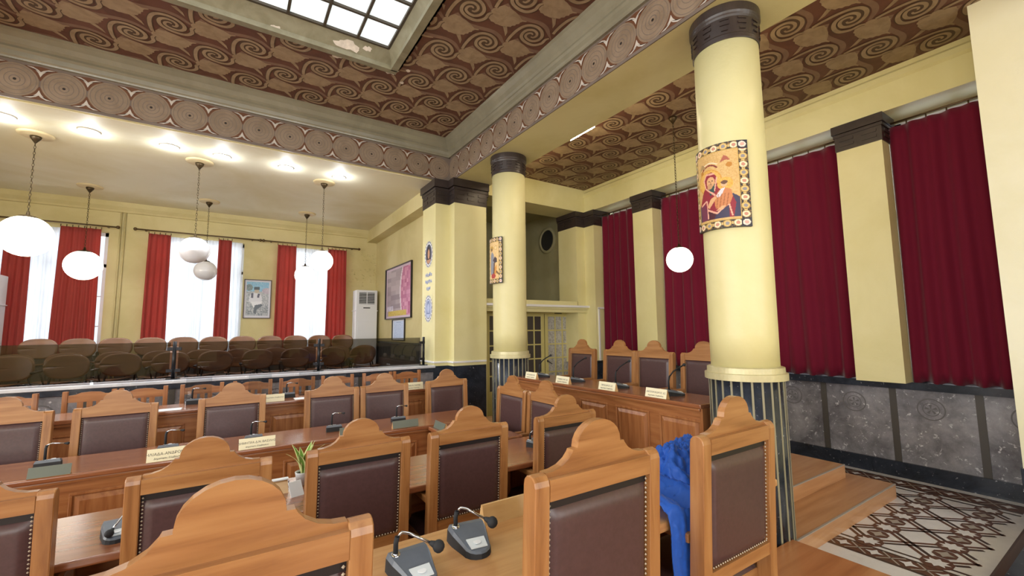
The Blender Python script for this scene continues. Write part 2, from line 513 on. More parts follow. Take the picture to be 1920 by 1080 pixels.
# right wall: dado, rail, joints, medallions, pilasters
m = MB('creamwall', 'grey_marble', 'black_marble', 'grey_marble_dark', 'dirt', 'white')
m.box(6.30, 6.5, .2, 6.4, 0, 1.03, 0)
m.box(6.25, 6.31, .2, 6.4, .16, .97, 1)
m.box(6.22, 6.31, .2, 6.4, 0, .165, 2)
m.box(6.17, 6.6, .2, 6.4, .965, 1.045, 2)
for k in range(9):
    y = .44+k*.672
    m.box(6.243, 6.26, y-.03, y+.03, .166, .964, 3)
    yc = y+.69/2+.02
    for r, w in ((.115, .012), (.07, .008)):
        pts_o = []
        for t in range(28):
            a0, a1 = 2*PI*t/28, 2*PI*(t+1)/28
            m.poly([(6.2485, yc+r*math.cos(a0), .765+r*math.sin(a0)), (6.2485, yc+r*math.cos(a1), .765+r*math.sin(a1)),
                    (6.2485, yc+(r-w)*math.cos(a1), .765+(r-w)*math.sin(a1)), (6.2485, yc+(r-w)*math.cos(a0), .765+(r-w)*math.sin(a0))], 4)
    for s in range(5):
        a = s*2*PI/5; m.poly([(6.2485, yc+.05*math.cos(a), .765+.05*math.sin(a)), (6.2485, yc+.05*math.cos(a+.5), .765+.05*math.sin(a+.5)), (6.2485, yc, .765)], 4)
tag(m.build('wall_right_dado', recalc=False), kind='structure')
WINY = [(.55, 1.59), (2.02, 3.15), (3.58, 4.72), (5.15, 6.12)]
m = MB('creamwall', 'white')
m.box(5.98, 6.55, .2, 6.6, 4.03, 4.9, 0)                    # beam over the windows
prof = [(5.98, 4.45), (5.955, 4.42), (5.955, 4.36), (5.98, 4.33)]
m.prism(prof, 'y', .2, 6.45, 0)
for a, b in ((1.59, 2.02), (3.15, 3.58), (4.72, 5.15)):
    m.box(6.3, 6.55, a, b, 1.03, 4.03, 0)
for (a, b) in WINY:
    m.box(6.50, 6.55, a, b, 3.98, 4.03, 1)
tag(m.build('wall_right', recalc=True), kind='structure')
def molded_cap(mb, x0, x1, y0, y1, z0, z1, mi=0, e=.03):
    """dark capital: necking, two fillets, relief keys and a projecting abacus around a rectangular pier"""
    h = z1-z0
    mb.box(x0-.008, x1+.008, y0-.008, y1+.008, z0, z0+h*.62, mi)
    mb.box(x0-.018, x1+.018, y0-.018, y1+.018, z0+h*.55, z0+h*.66, mi)
    mb.box(x0-e, x1+e, y0-e, y1+e, z0+h*.68, z1, mi)
    for k in range(max(1, int((y1-y0)/.2))):
        n = max(1, int((y1-y0)/.2)); w = (y1-y0)/n; yc = y0+w*(k+.5)
        for dz in (.16, .36):
            mb.box(x0-.016, x0, yc-w*.32, yc+w*.32, z0+h*dz, z0+h*(dz+.1), mi)
    for k in range(max(1, int((x1-x0)/.2))):
        n = max(1, int((x1-x0)/.2)); w = (x1-x0)/n; xc = x0+w*(k+.5)
        for dz in (.16, .36):
            mb.box(xc-w*.32, xc+w*.32, y0-.016, y0, z0+h*dz, z0+h*(dz+.1), mi)
for (a, b) in ((1.59, 2.02), (3.15, 3.58), (4.72, 5.15)):
    p = struct('pilaster')
    q = MB('cream'); q.box(5.98, 6.3, a, b, 1.045, 3.74); q.build('shaft', p)
    q = MB('capital'); molded_cap(q, 5.98, 6.3, a, b, 3.72, 4.03); q.build('capital', p)
# windows behind the velvet curtains
for k, (a, b) in enumerate(WINY):
    w = struct('window_%d' % (k+5))
    q = MB('white')
    q.box(6.44, 6.5, a, a+.06, 1.04, 4.0); q.box(6.44, 6.5, b-.06, b, 1.04, 4.0); q.box(6.44, 6.5, a, b, 3.94, 4.0); q.box(6.44, 6.5, a, b, 1.04, 1.1)
    q.box(6.45, 6.49, (a+b)/2-.03, (a+b)/2+.03, 1.1, 3.94); q.box(6.45, 6.49, a, b, 2.9, 2.96); q.build('window_frame', w)
    q = MB('pane'); q.box(6.468, 6.474, a+.05, b-.05, 1.09, 3.95); q.build('window_glass', w)

# aisle ceiling and main ceiling with painted spirals
ARM_A = [(.235, -.171, .016), (.143, -.18, .017), (.015, -.172, .018), (-.075, -.14, .018), (-.122, -.088, .018), (-.135, -.01, .018), (-.105, .065, .018), (-.042, .115, .018),
         (.028, .112, .018), (.075, .066, .017), (.075, .0, .016), (.045, -.045, .015), (.0, -.045, .014), (-.025, -.015, .012), (-.012, .012, .008)]
ARM_B = [(-.06, .2, .012), (-.02, .178, .016), (.05, .178, .018), (.115, .13, .019), (.132, .06, .019), (.118, -.02, .018), (.078, -.078, .018), (.015, -.097, .017), (-.045, -.078, .017), (-.075, -.025, .016),
         (-.062, .03, .015), (-.022, .056, .014), (.02, .043, .012), (.025, .012, .008)]
OUTER = [(-.235, -.47, .020), (-.185, -.391, .024), (-.155, -.29, .026), (-.162, -.2, .026), (-.178, -.125, .026), (-.194, -.02, .026), (-.172, .075, .024), (-.118, .148, .018), (-.05, .235, .004)]
OUTER2 = [(-.21, -.43, .014), (-.15, -.36, .016), (-.115, -.28, .016), (-.122, -.215, .013), (-.14, -.16, .006)]
FAN = [(.215, -.15), (.16, -.115), (.165, -.05), (.18, .03), (.205, .095), (.24, .155), (.262, .17), (.285, .155), (.305, .158), (.325, .135), (.35, .135), (.368, .11), (.392, .106), (.405, .075), (.422, .06),
       (.428, .03), (.432, .0), (.432, -.03), (.437, -.055), (.425, -.085), (.43, -.115), (.41, -.14), (.39, -.19), (.33, -.19), (.26, -.185)]
STEM = [(.425, .03), (.41, .075), (.48, .122), (.545, .135), (.49, .09)]
DASH = [(-.03, -.02)]
def smooth_line(P, sub=5):
    out = []
    n = len(P)
    for i in range(n-1):
        p0, p1, p2, p3 = P[max(0, i-1)], P[i], P[i+1], P[min(n-1, i+2)]
        for s in range(sub):
            t = s/sub
            out.append(tuple(.5*((2*p1[k])+(-p0[k]+p2[k])*t+(2*p0[k]-5*p1[k]+4*p2[k]-p3[k])*t*t+(-p0[k]+3*p1[k]-3*p2[k]+p3[k])*t**3) for k in range(3)))
    out.append(P[-1]); return out
def motif():
    polys = []
    def band(P, layer, mi, dw=0.0):
        L = smooth_line(P)
        for i in range(len(L)-1):
            a, b = Vector(L[i][:2]), Vector(L[i+1][:2])
            def nrm(k):
                t = Vector(L[min(k+1, len(L)-1)][:2])-Vector(L[max(k-1, 0)][:2]); t.normalize(); return Vector((-t.y, t.x))
            na, nb = nrm(i), nrm(i+1); wa, wb = L[i][2]+dw, L[i+1][2]+dw
            polys.append(([a-na*wa, b-nb*wb, b+nb*wb, a+na*wa], layer, mi))
    band(OUTER, 1, 3); band(OUTER2, 2, 1)
    cx = sum(p[0] for p in FAN)/len(FAN); cy = sum(p[1] for p in FAN)/len(FAN)
    for P, ly in ((FAN, 3), (STEM, 3)):
        gx = sum(p[0] for p in P)/len(P); gy = sum(p[1] for p in P)/len(P)
        for i in range(len(P)):
            polys.append(([Vector((gx, gy)), Vector(P[i]), Vector(P[(i+1) % len(P)])], ly, 1))
    # ground of the spiral, then the two arms
    for i in range(24):
        a0, a1 = 2*PI*i/24, 2*PI*(i+1)/24
        polys.append(([Vector((0, 0)), Vector((.128*math.cos(a0), .128*math.sin(a0))), Vector((.128*math.cos(a1), .128*math.sin(a1)))], 4, 2))
    band(ARM_A, 5, 2, .008); band(ARM_B, 5, 2, .008)
    band(ARM_A, 6, 1); band(ARM_B, 6, 1)
    return polys
MOTIF = motif()
def spirals(mb, z, x0, x1, y0, y1, X0, Y0, hole=None):
    i = 0
    for i in range(int((x0-X0)/.365)-2, int((x1-X0)/.365)+3):
        for j in range(int((y0-Y0)/.75)-2, int((y1-Y0)/.75)+3):
            sx, sy = X0+i*.365, Y0+j*.75+(i % 2)*.375
            for P, ly, mi in MOTIF:
                W = [(sx+p.y, sy+p.x) for p in P]
                if any(not (x0 < x < x1 and y0 < y < y1) for x, y in W): continue
                if hole and any(hole[0] < x < hole[1] and hole[2] < y < hole[3] for x, y in W): continue
                mb.poly([(x, y, z-.0006*ly-.0004) for x, y in W], mi)
m = MB('pat_dark', 'pat_tan', 'pat_line', 'pat_mid')
m.box(3.6, 6.05, -.5, 6.6, 4.5, 4.6, 0)
spirals(m, 4.5, 3.66, 5.98, .4, 6.40, 4.70, 3.65)
tag(m.build('ceiling_aisle', recalc=False), kind='structure')
HX0, HX1, HY0, HY1 = -1.52, 1.52, -1.6, 4.97
m = MB('pat_dark', 'pat_tan', 'pat_line', 'pat_mid', 'plaster')
for b in ((-3.2, HX0, -5.6, 6.8), (HX1, 3.2, -5.6, 6.8), (HX0, HX1, HY1, 6.8), (HX0, HX1, -5.6, HY0)):
    m.box(*b, ZC, ZC+.15, 0)
spirals(m, ZC, -2.9, 2.9, 1.2, 6.42, 2.25, 3.94, (HX0-.08, HX1+.08, HY0, HY1+.08))
for (cx, cy, r) in ((1.52, 5.02, .10), (2.05, 2.75, .05), (1.78, 3.0, .05), (.9, 5.06, .06), (1.72, 5.2, .03), (1.7, 4.9, .035)):   # flaked patches
    pts = []
    for t in range(14):
        a = 2*PI*t/14; q = r*(.55+.6*random.random()); pts.append((cx+q*math.cos(a), cy+q*math.sin(a), ZC-.0062))
    m.poly(pts, 4)
tag(m.build('ceiling', recalc=False), kind='structure')

# skylight
w = struct('window_4')
q = MB('skytrim', 'plaster')
TW = .14
q.box(HX0-.06, HX1+.06, HY1-.02, HY1+.06, ZC-.035, ZC+.02); q.box(HX1-.02, HX1+.06, HY0, HY1, ZC-.035, ZC+.02); q.box(HX0-.06, HX0+.02, HY0, HY1, ZC-.035, ZC+.02)
q.hexa([(HX0, HY1, ZC), (HX1, HY1, ZC), (HX1, HY1+.1, ZC), (HX0, HY1+.1, ZC), (HX0, HY1-TW, ZC+.16), (HX1, HY1-TW, ZC+.16), (HX1, HY1+.1, ZC+.16), (HX0, HY1+.1, ZC+.16)])
q.hexa([(HX1, HY0, ZC), (HX1+.1, HY0, ZC), (HX1+.1, HY1, ZC), (HX1, HY1, ZC), (HX1-.09, HY0, ZC+.16), (HX1+.1, HY0, ZC+.16), (HX1+.1, HY1, ZC+.16), (HX1-.09, HY1, ZC+.16)])
q.hexa([(HX0-.1, HY0, ZC), (HX0, HY0, ZC), (HX0, HY1, ZC), (HX0-.1, HY1, ZC), (HX0-.1, HY0, ZC+.16), (HX0+.09, HY0, ZC+.16), (HX0+.09, HY1, ZC+.16), (HX0-.1, HY1, ZC+.16)])
def blob(cx, cy, rx, ry, zf):
    pts = []
    for t in range(18):
        a = 2*PI*t/18; k = .6+.6*random.random()
        x, y = cx+rx*k*math.cos(a), cy+ry*k*math.sin(a); pts.append((x, y, zf(x, y)-.004))
    q.poly(pts, 1)
zf = lambda x, y: ZC+.16*(HY1-y)/TW
blob(1.0, HY1-.06, .16, .035, zf); blob(1.2, HY1-.08, .05, .02, zf); blob(.25, HY1-.02, .07, .015, zf)
q.build('skylight_trim', w, recalc=False)
fr = MB('skyframe'); pn = MB('skypane')
GX0, GX1, GY1, GY0 = HX0+.09, HX1-.09, HY1-TW, HY0
nx, ny = 8, 16
px, py = (GX1-GX0)/nx, .40
for i in range(nx+1):
    x = GX0+i*px; fr.box(x-.014, x+.014, GY0, GY1, ZC+.135, ZC+.17)
k = 0
while GY1-k*py > GY0:
    y = GY1-k*py; fr.box(GX0, GX1, y-.014, y+.014, ZC+.137, ZC+.169); k += 1
fr.build('glazing_bars', w)
pn.box(GX0, GX1, GY0, GY1, ZC+.165, ZC+.175); pn.build('ribbed_glass', w)

# beams with painted disc frieze
def frieze(mb, n, pitch, first, place, mir=1):
    """discs at s = first - k*pitch; place(s, z, off) -> xyz"""
    def ring(s, z, r0_, r1_, off, mi, seg=40):
        for t in range(seg):
            a0, a1 = 2*PI*t/seg, 2*PI*(t+1)/seg
            pts = [(s+r1_*math.cos(a0), z+r1_*math.sin(a0)), (s+r1_*math.cos(a1), z+r1_*math.sin(a1))]
            pts += [(s+r0_*math.cos(a1), z+r0_*math.sin(a1)), (s+r0_*math.cos(a0), z+r0_*math.sin(a0))] if r0_ > 0 else [(s, z)]
            mb.poly([place(a, b, off) for a, b in pts], mi)
    zc = 4.385
    for k in range(n):
        s = first-k*pitch
        ring(s, zc, 0, .182, .002, 1)
        for r0_, r1_ in ((.160, .166), (.118, .124), (.075, .081), (.036, .044)): ring(s, zc, r0_, r1_, .003, 2)
        ring(s, zc, 0, .014, .0036, 4, 12)
        g = s-pitch/2
        # dark lens between discs, white birds above and below
        for sg in (1, -1):
            L = [(g, zc+sg*.03), (g+.045, zc+sg*.11), (g+.13, zc+sg*.178), (g, zc+sg*.196), (g-.13, zc+sg*.178), (g-.045, zc+sg*.11)]
            mb.poly([place(a, b, .0012) for a, b in L], 3)
            B = [(g, zc+sg*.075), (g+.018, zc+sg*.118), (g+.05, zc+sg*.158), (g+.11, zc+sg*.176), (g+.06, zc+sg*.176), (g+.02, zc+sg*.155), (g, zc+sg*.135), (g-.02, zc+sg*.155), (g-.06, zc+sg*.176), (g-.11, zc+sg*.176), (g-.05, zc+sg*.158), (g-.018, zc+sg*.118)]
            for i in range(len(B)):
                c = (g, zc+sg*.13)
                mb.poly([place(*c, .0045), place(*B[i], .0045), place(*B[(i+1) % len(B)], .0045)], 5)
FM = ['frieze', 'disc', 'disc_ring', 'disc_gap', 'disc_dot', 'bird']
m = MB('creamwall', 'frieze', 'capital')
m.box(XF, 3.69, -5.5, 6.75, ZS, 4.9, 0)
b1 = tag(m.build('beam_right'), kind='structure')
q = MB(*FM); q.box(XF-.004, XF+.01, -5.5, YF, ZS+.002, ZF, 0)
q.box(XF-.012, XF, -5.5, YF, ZS, ZS+.03, 0)
frieze(q, 17, .372, 6.385, lambda s, z, off: (XF-.004-off, s, z)); q.build('painted_frieze', b1, recalc=False)
m = MB('creamwall'); m.box(-6.3, XF, YF, 7.05, ZS, 4.9, 0); b2 = tag(m.build('beam_hall'), kind='structure')
q = MB(*FM); q.box(-3.2, XF, YF-.004, YF+.01, ZS+.002, ZF, 0); q.box(-3.2, XF, YF-.012, YF, ZS, ZS+.03, 0)
frieze(q, 16, .3765, 2.835, lambda s, z, off: (s, YF-.004-off, z)); q.build('painted_frieze', b2, recalc=False)
m = MB('creamwall'); m.box(-3.69, -3.03, -5.5, YF, ZS, 4.9); tag(m.build('beam_left'), kind='structure')
CP = [(0.02, ZF-.005), (-.035, ZF-.005), (-.04, ZF+.012), (-.05, ZF+.03), (-.06, ZF+.075), (-.075, ZF+.10), (-.072, ZF+.125), (-.09, ZF+.15), (-.115, ZF+.2), (-.15, ZF+.245), (-.17, ZF+.262), (-.17, ZC+.02), (0.02, ZC+.02)]
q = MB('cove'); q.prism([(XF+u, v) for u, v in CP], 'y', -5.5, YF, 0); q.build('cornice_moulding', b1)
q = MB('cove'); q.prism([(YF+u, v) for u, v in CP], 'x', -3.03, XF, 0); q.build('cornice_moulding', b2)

# free-standing columns
def column(Y, label):
    c = struct('column', label); c.location = (3.33, Y, 0)
    q = MB('cream'); q.lathe([(.236, 1.33), (.238, 1.6), (.243, 3.0), (.240, 3.93)], 64); q.build('shaft', c)
    q = MB('brasscream'); q.lathe([(.25, 1.262), (.285, 1.265), (.285, 1.312), (.268, 1.316), (.266, 1.355), (.245, 1.362)], 64, smooth=False); q.build('base_ring', c)
    q = MB('black_marble'); q.lathe([(.256, -.0), (.256, 1.265)], 64); q.build('pedestal', c)
    q = MB('gilt')
    for k in range(24):
        a = 2*PI*(k+.5)/24; d = Vector((math.cos(a), math.sin(a))); t = Vector((-d.y, d.x))
        p0, p1 = d*.250, d*.2595
        cs = [p0-t*.008, p1-t*.007, p1+t*.007, p0+t*.008]
        q.hexa([(*v, .0) for v in cs]+[(*v, 1.263) for v in cs])
    q.build('fluting', c)
    q = MB('capital')
    q.lathe([(.246, 3.885), (.249, 3.89), (.25, 3.92), (.246, 3.93), (.249, 4.06), (.254, 4.075), (.26, 4.085), (.266, 4.10), (.266, 4.168)], 64, smooth=False)
    for k in range(12):
        a = 2*PI*k/12
        for da, z0, z1 in ((.13, 3.995, 4.015), (.13, 4.035, 4.05), (.09, 3.95, 3.965)):
            n = 6
            for s in range(n):
                a0, a1 = a-da+2*da*s/n, a-da+2*da*(s+1)/n
                cs = [Vector((math.cos(x), math.sin(x)))*r for r, x in ((.245, a0), (.257, a0), (.257, a1), (.245, a1))]
                q.hexa([(*v, z0) for v in cs]+[(*v, z1) for v in cs])
    q.build('capital', c)
    return c
column(1.83, None); column(5.16, None)

# corner pier between council room and hall
p = struct('pillar_corner')
PA = (3.0, 3.60, 6.30, 6.9); PB = (2.754, 3.6, 6.5, 7.06)
q = MB('cream'); q.box(*PA, 1.10, 3.78); q.box(*PB, 1.10, 3.78); q.box(3.58, 3.66, 6.4, 6.9, 0, 4.1); q.build('shaft', p)
q = MB('black_marble'); q.box(2.985, 3.58, 6.285, 6.9, 0, 1.09); q.box(2.74, 3.58, 6.485, 7.06, 0, 1.09); q.build('plinth', p)
q = MB('white', 'cream'); q.box(2.97, 3.58, 6.27, 6.5, 1.135, 1.165, 0, .004); q.box(2.724, 3.02, 6.47, 7.06, 1.136, 1.164, 0, .004); q.box(2.985, 3.585, 6.285, 6.5, 1.09, 1.135, 1); q.box(2.74, 3.02, 6.485, 7.06, 1.09, 1.135, 1); q.build('white_band', p)
q = MB('capital'); molded_cap(q, 3.0, 3.60, 6.30, 6.9, 3.76, 4.168, e=.04); molded_cap(q, 2.754, 3.6, 6.5, 7.06, 3.76, 4.168, e=.04); molded_cap(q, 3.58, 3.66, 6.4, 6.9, 3.70, 4.1); q.build('capital', p)

# far end of the aisle: beam, door wall, gallery
m = MB('creamwall'); m.box(3.69, 6.2, 6.40, 7.0, 4.03, 4.9, 0); tag(m.build('beam_far'), kind='structure')
m = MB('creamwall', 'white', 'cream')
m.box(3.55, 6.14, 6.35, 6.95, 2.04, 2.075, 2); m.box(3.52, 6.16, 6.31, 6.95, 2.075, 2.115, 1); m.box(3.66, 5.76, 6.42, 7.0, 2.115, 2.2, 2)
m.box(3.55, 6.14, 6.38, 6.9, 1.98, 2.04, 2)
tag(m.build('trim_2'), kind='structure')
p = struct('pillar_far')
q = MB('cream', 'black_marble', 'white'); q.box(5.75, 6.2, 6.42, 6.98, 1.0, 3.75, 0); q.box(5.97, 6.56, 6.14, 6.98, 1.045, 3.75, 0); q.box(5.95, 6.2, 6.12, 6.98, 0, 1.0, 1)
q.box(6.02, 6.05, 6.115, 6.14, 1.045, 2.06, 2); q.box(6.02, 6.25, 6.115, 6.14, 2.05, 2.08, 2)
q.build('shaft', p)
q = MB('capital'); molded_cap(q, 5.75, 6.2, 6.42, 6.98, 3.72, 4.03, e=.025); molded_cap(q, 5.97, 6.4, 6.14, 6.98, 3.72, 4.03, e=.025); q.build('capital', p)
m = MB('olive', 'darkpane')
m.box(3.4, 6.6, 9.0, 9.1, 0, 4.6, 0); m.box(6.05, 6.15, 6.98, 9.0, 0, 4.6, 0); m.box(3.5, 3.6, 7.0, 9.0, 0, 4.6, 0)
m.box(3.5, 6.2, 6.9, 9.1, 4.3, 4.4, 0); m.box(3.5, 6.2, 6.9, 9.1, 2.0, 2.1, 0)
tag(m.build('wall_gallery'), kind='structure')
wo = struct('window_9')
q = MB('olive'); q.lathe([(.30, 0), (.30, .035), (.245, .05), (.235, .012), (.235, 0)], 40, axis='x', caps=False)
o = q.build('round_frame', wo); 
q = MB('acdark'); q.lathe([(.236, .012), (.236, .02)], 40, axis='x'); o2 = q.build('round_pane', wo)
wo.location = (6.05, 7.72, 3.70); wo.rotation_euler = (0, PI, 0)

# glazed doors
DY = 6.80
def door_leaf(name, x0, x1, cols, pane, rows=5, handle=False):
    d = struct(name)
    zt, zb = 1.96, .02
    w = x1-x0; st = .075
    q = MB('doorpaint')
    gx0, gx1, gz0, gz1 = x0+st, x1-st, .55, zt-.05
    q.box(x0, gx0, DY-.02, DY+.02, zb, zt, 0, .003); q.box(gx1, x1, DY-.02, DY+.02, zb, zt, 0, .003)
    q.box(gx0, gx1, DY-.02, DY+.02, gz1, zt); q.box(gx0, gx1, DY-.02, DY+.02, zb, gz0)
    q.box(gx0+.03, gx1-.03, DY-.03, DY-.02, .12, .45, 0, .006)
    cw = (gx1-gx0)/cols; ch = (gz1-gz0)/rows
    for i in range(1, cols): q.box(gx0+i*cw-.012, gx0+i*cw+.012, DY-.018, DY+.018, gz0, gz1)
    for j in range(1, rows): q.box(gx0, gx1, DY-.017, DY+.017, gz0+j*ch-.012, gz0+j*ch+.012)
    q.build('door_frame', d)
    q = MB(pane); q.box(gx0, gx1, DY-.004, DY+.004, gz0, gz1); q.build('door_glass', d)
    if handle:
        q = MB('frameblk'); q.box(x0+.03, x0+.05, DY-.05, DY-.02, 1.02, 1.06, 0, .004); q.tube([(x0+.04, DY-.045, 1.04), (x0+.14, DY-.05, .98)], .008); q.build('door_handle', d)
    return d
door_leaf('door_1', 3.86, 4.50, 3, 'darkpane'); door_leaf('door_2', 4.52, 5.18, 3, 'darkpane'); door_leaf('door_3', 5.20, 5.90, 3, 'frostpane', handle=True)
m = MB('doorpaint', 'frameblk'); m.box(3.64, 3.86, DY-.05, DY+.05, 0, 2.0); m.box(5.90, 6.08, DY-.05, DY+.05, 0, 2.0); m.box(3.64, 6.08, DY-.05, DY+.05, 1.96, 2.05)
m.box(5.42, 5.60, DY-.062, DY-.05, 1.965, 2.01, 1)
tag(m.build('trim_3'), kind='structure')

# rail wall between council room and hall (stone panels, marble rail)
m = MB('grey_marble', 'black_marble', 'rail_marble', 'dirt', 'grey_marble_dark')
m.box(-6.3, 2.76, 6.52, 6.72, 0, 1.03, 0); m.box(-6.3, 2.76, 6.49, 6.73, 1.0, 1.065, 1, .004); m.box(-6.3, 2.76, 6.475, 6.80, 1.065, 1.105, 2, .006)
m.box(-6.3, 2.76, 6.50, 6.53, .18, .30, 1)
for k in range(11):
    x = 2.33-k*.72
    m.box(x-.03, x+.03, 6.512, 6.53, .3, 1.0, 4)
    xc = x-.36
    for r, w_ in ((.12, .014), (.07, .01)):
        for t in range(24):
            a0, a1 = 2*PI*t/24, 2*PI*(t+1)/24
            m.poly([(xc+r*math.cos(a0), 6.518, .8+r*math.sin(a0)), (xc+r*math.cos(a1), 6.518, .8+r*math.sin(a1)), (xc+(r-w_)*math.cos(a1), 6.518, .8+(r-w_)*math.sin(a1)), (xc+(r-w_)*math.cos(a0), 6.518, .8+(r-w_)*math.sin(a0))], 3)
tag(m.build('wall_rail', recalc=False), kind='structure')

# hall shell
m = MB('hallceil'); m.box(-5.3, 2.9, 6.60, 11.2, ZH, ZH+.1); m.box(2.9, 3.3, 7.06, 11.2, ZH, ZH+.1); tag(m.build('ceiling_hall'), kind='structure')
HW = [(-3.62, -2.02), (-1.42, .17), (.83, 2.27)]
WZ0, WZ1 = 1.25, 3.58
m = MB('hallwall')
xs = [-5.3]+[v for w_ in HW for v in w_]+[3.3]
for i in range(0, len(xs), 2): m.box(xs[i], xs[i+1], YW, YW+.3, .4, ZH)
for a, b in HW: m.box(a, b, YW, YW+.3, .4, WZ0); m.box(a, b, YW, YW+.3, WZ1, ZH)
m2_ = MB('grey_marble_dark', 'black_marble'); m2_.box(-5.1, 3.0, YW-.02, YW, HF, 1.22, 0); m2_.box(-5.1, 3.0, YW-.03, YW, 1.22, 1.26, 1); tag(m2_.build('baseboard_hall'), kind='structure')
# peeling plaster ridges in the corner
for k in range(60):
    x, z = random.uniform(2.3, 3.0), random.uniform(2.75, 3.6)
    s = random.uniform(.02, .06); m.hexa([(x, YW-.001, z), (x+s, YW-.001, z-s*.3), (x+s, YW+.01, z-s*.3), (x, YW+.01, z), (x, YW-.012, z+s*.4), (x+s, YW-.008, z+s*.2), (x+s, YW+.01, z+s*.2), (x, YW+.01, z+s*.4)])
tag(m.build('wall_windows'), kind='structure')
m = MB('hallwall', 'black_marble', 'grey_marble_dark')
m.box(3.02, 3.3, 7.0, 11.2, 1.42, ZH, 0); m.box(3.0, 3.3, 7.0, 11.2, .4, 1.38, 2); m.box(2.985, 3.3, 7.0, 11.2, 1.38, 1.42, 1)
m.box(2.78, 3.05, 7.0, YW, 3.88, ZH, 0)
tag(m.build('wall_hall_right'), kind='structure')
m = MB('hallwall'); m.box(-5.3, -5.1, 6.7, 11.2, .4, ZH); tag(m.build('wall_hall_left'), kind='structure')
prof = [(YW, 3.98), (YW-.03, 3.99), (YW-.045, 4.02), (YW-.10, 4.08), (YW-.14, ZH), (YW, ZH)]
m = MB('hallwall'); m.prism(prof, 'x', -5.1, 2.8); tag(m.build('trim_4'), kind='structure')
for k, (a, b) in enumerate(HW):
    w = struct('window_%d' % (k+1))
    q = MB('white')
    q.box(a, a+.07, YW+.12, YW+.2, WZ0, WZ1); q.box(b-.07, b, YW+.12, YW+.2, WZ0, WZ1); q.box(a, b, YW+.12, YW+.2, WZ1-.07, WZ1); q.box(a, b, YW+.12, YW+.2, WZ0, WZ0+.08)
    q.box((a+b)/2-.04, (a+b)/2+.04, YW+.12, YW+.2, WZ0, WZ1); q.box(a, b, YW+.12, YW+.2, 2.92, 2.98)
    for x in (a+(b-a)*.25, a+(b-a)*.75): q.box(x-.012, x+.012, YW+.14, YW+.18, WZ0, 2.94)
    for z in (1.8, 2.36): q.box(a, b, YW+.141, YW+.179, z-.012, z+.012)
    q.build('window_frame', w)
    q = MB('pane'); q.box(a+.06, b-.06, YW+.157, YW+.163, WZ0+.06, WZ1-.06); q.build('window_glass', w)
# two thin pipes run down the window wall
pi = thing('wall_pipe', 'pair of thin pipes running down the yellow wall between two windows', 'pipe', (0, 0, 0))
for x in (-1.86, -1.80):
    q = MB('hallwall'); q.tube([(x, YW-.02, HF), (x, YW-.02, 4.0)], .014); q.build('pipe', pi)

# walls out of frame, with window openings added to light the council room
def wall_with_windows(name, axis, pos, thick, lo, hi, z1, wins, z0w=1.1, z1w=3.7):
    m = MB('creamwall')
    e = [lo]+[v for w_ in wins for v in w_]+[hi]
    def bx(a, b, c, d):
        if axis == 'x': m.box(min(pos, pos+thick), max(pos, pos+thick), a, b, c, d)
        else: m.box(a, b, min(pos, pos+thick), max(pos, pos+thick), c, d)
    for i in range(0, len(e), 2): bx(e[i], e[i+1], -.1, z1)
    for a, b in wins: bx(a, b, -.1, z0w); bx(a, b, z1w, z1)
    return tag(m.build(name), kind='structure')
LW = [(-4.6, -3.2), (-2.4, -1.0), (-.2, 1.2), (2.0, 3.4), (4.2, 5.6)]
wall_with_windows('wall_left', 'x', -6.3, -.3, -5.7, 6.8, 4.4, LW)
BW = [(-5.2, -3.6), (-2.4, -.8), (.6, 2.2), (3.9, 5.4)]
wall_with_windows('wall_back', 'y', -5.5, -.3, -6.6, 6.6, 4.6, BW, 1.65, 3.8)
m = MB('creamwall'); m.box(6.3, 6.6, -5.7, .25, -.1, 4.9); m.box(3.34, 6.5, -5.6, .71, -.1, 0); m.box(3.6, 6.6, -5.6, -.45, 4.5, 4.6); m.box(-6.4, -3.6, -5.6, 6.7, ZS+.05, ZS+.15); tag(m.build('wall_right_rear'), kind='structure')

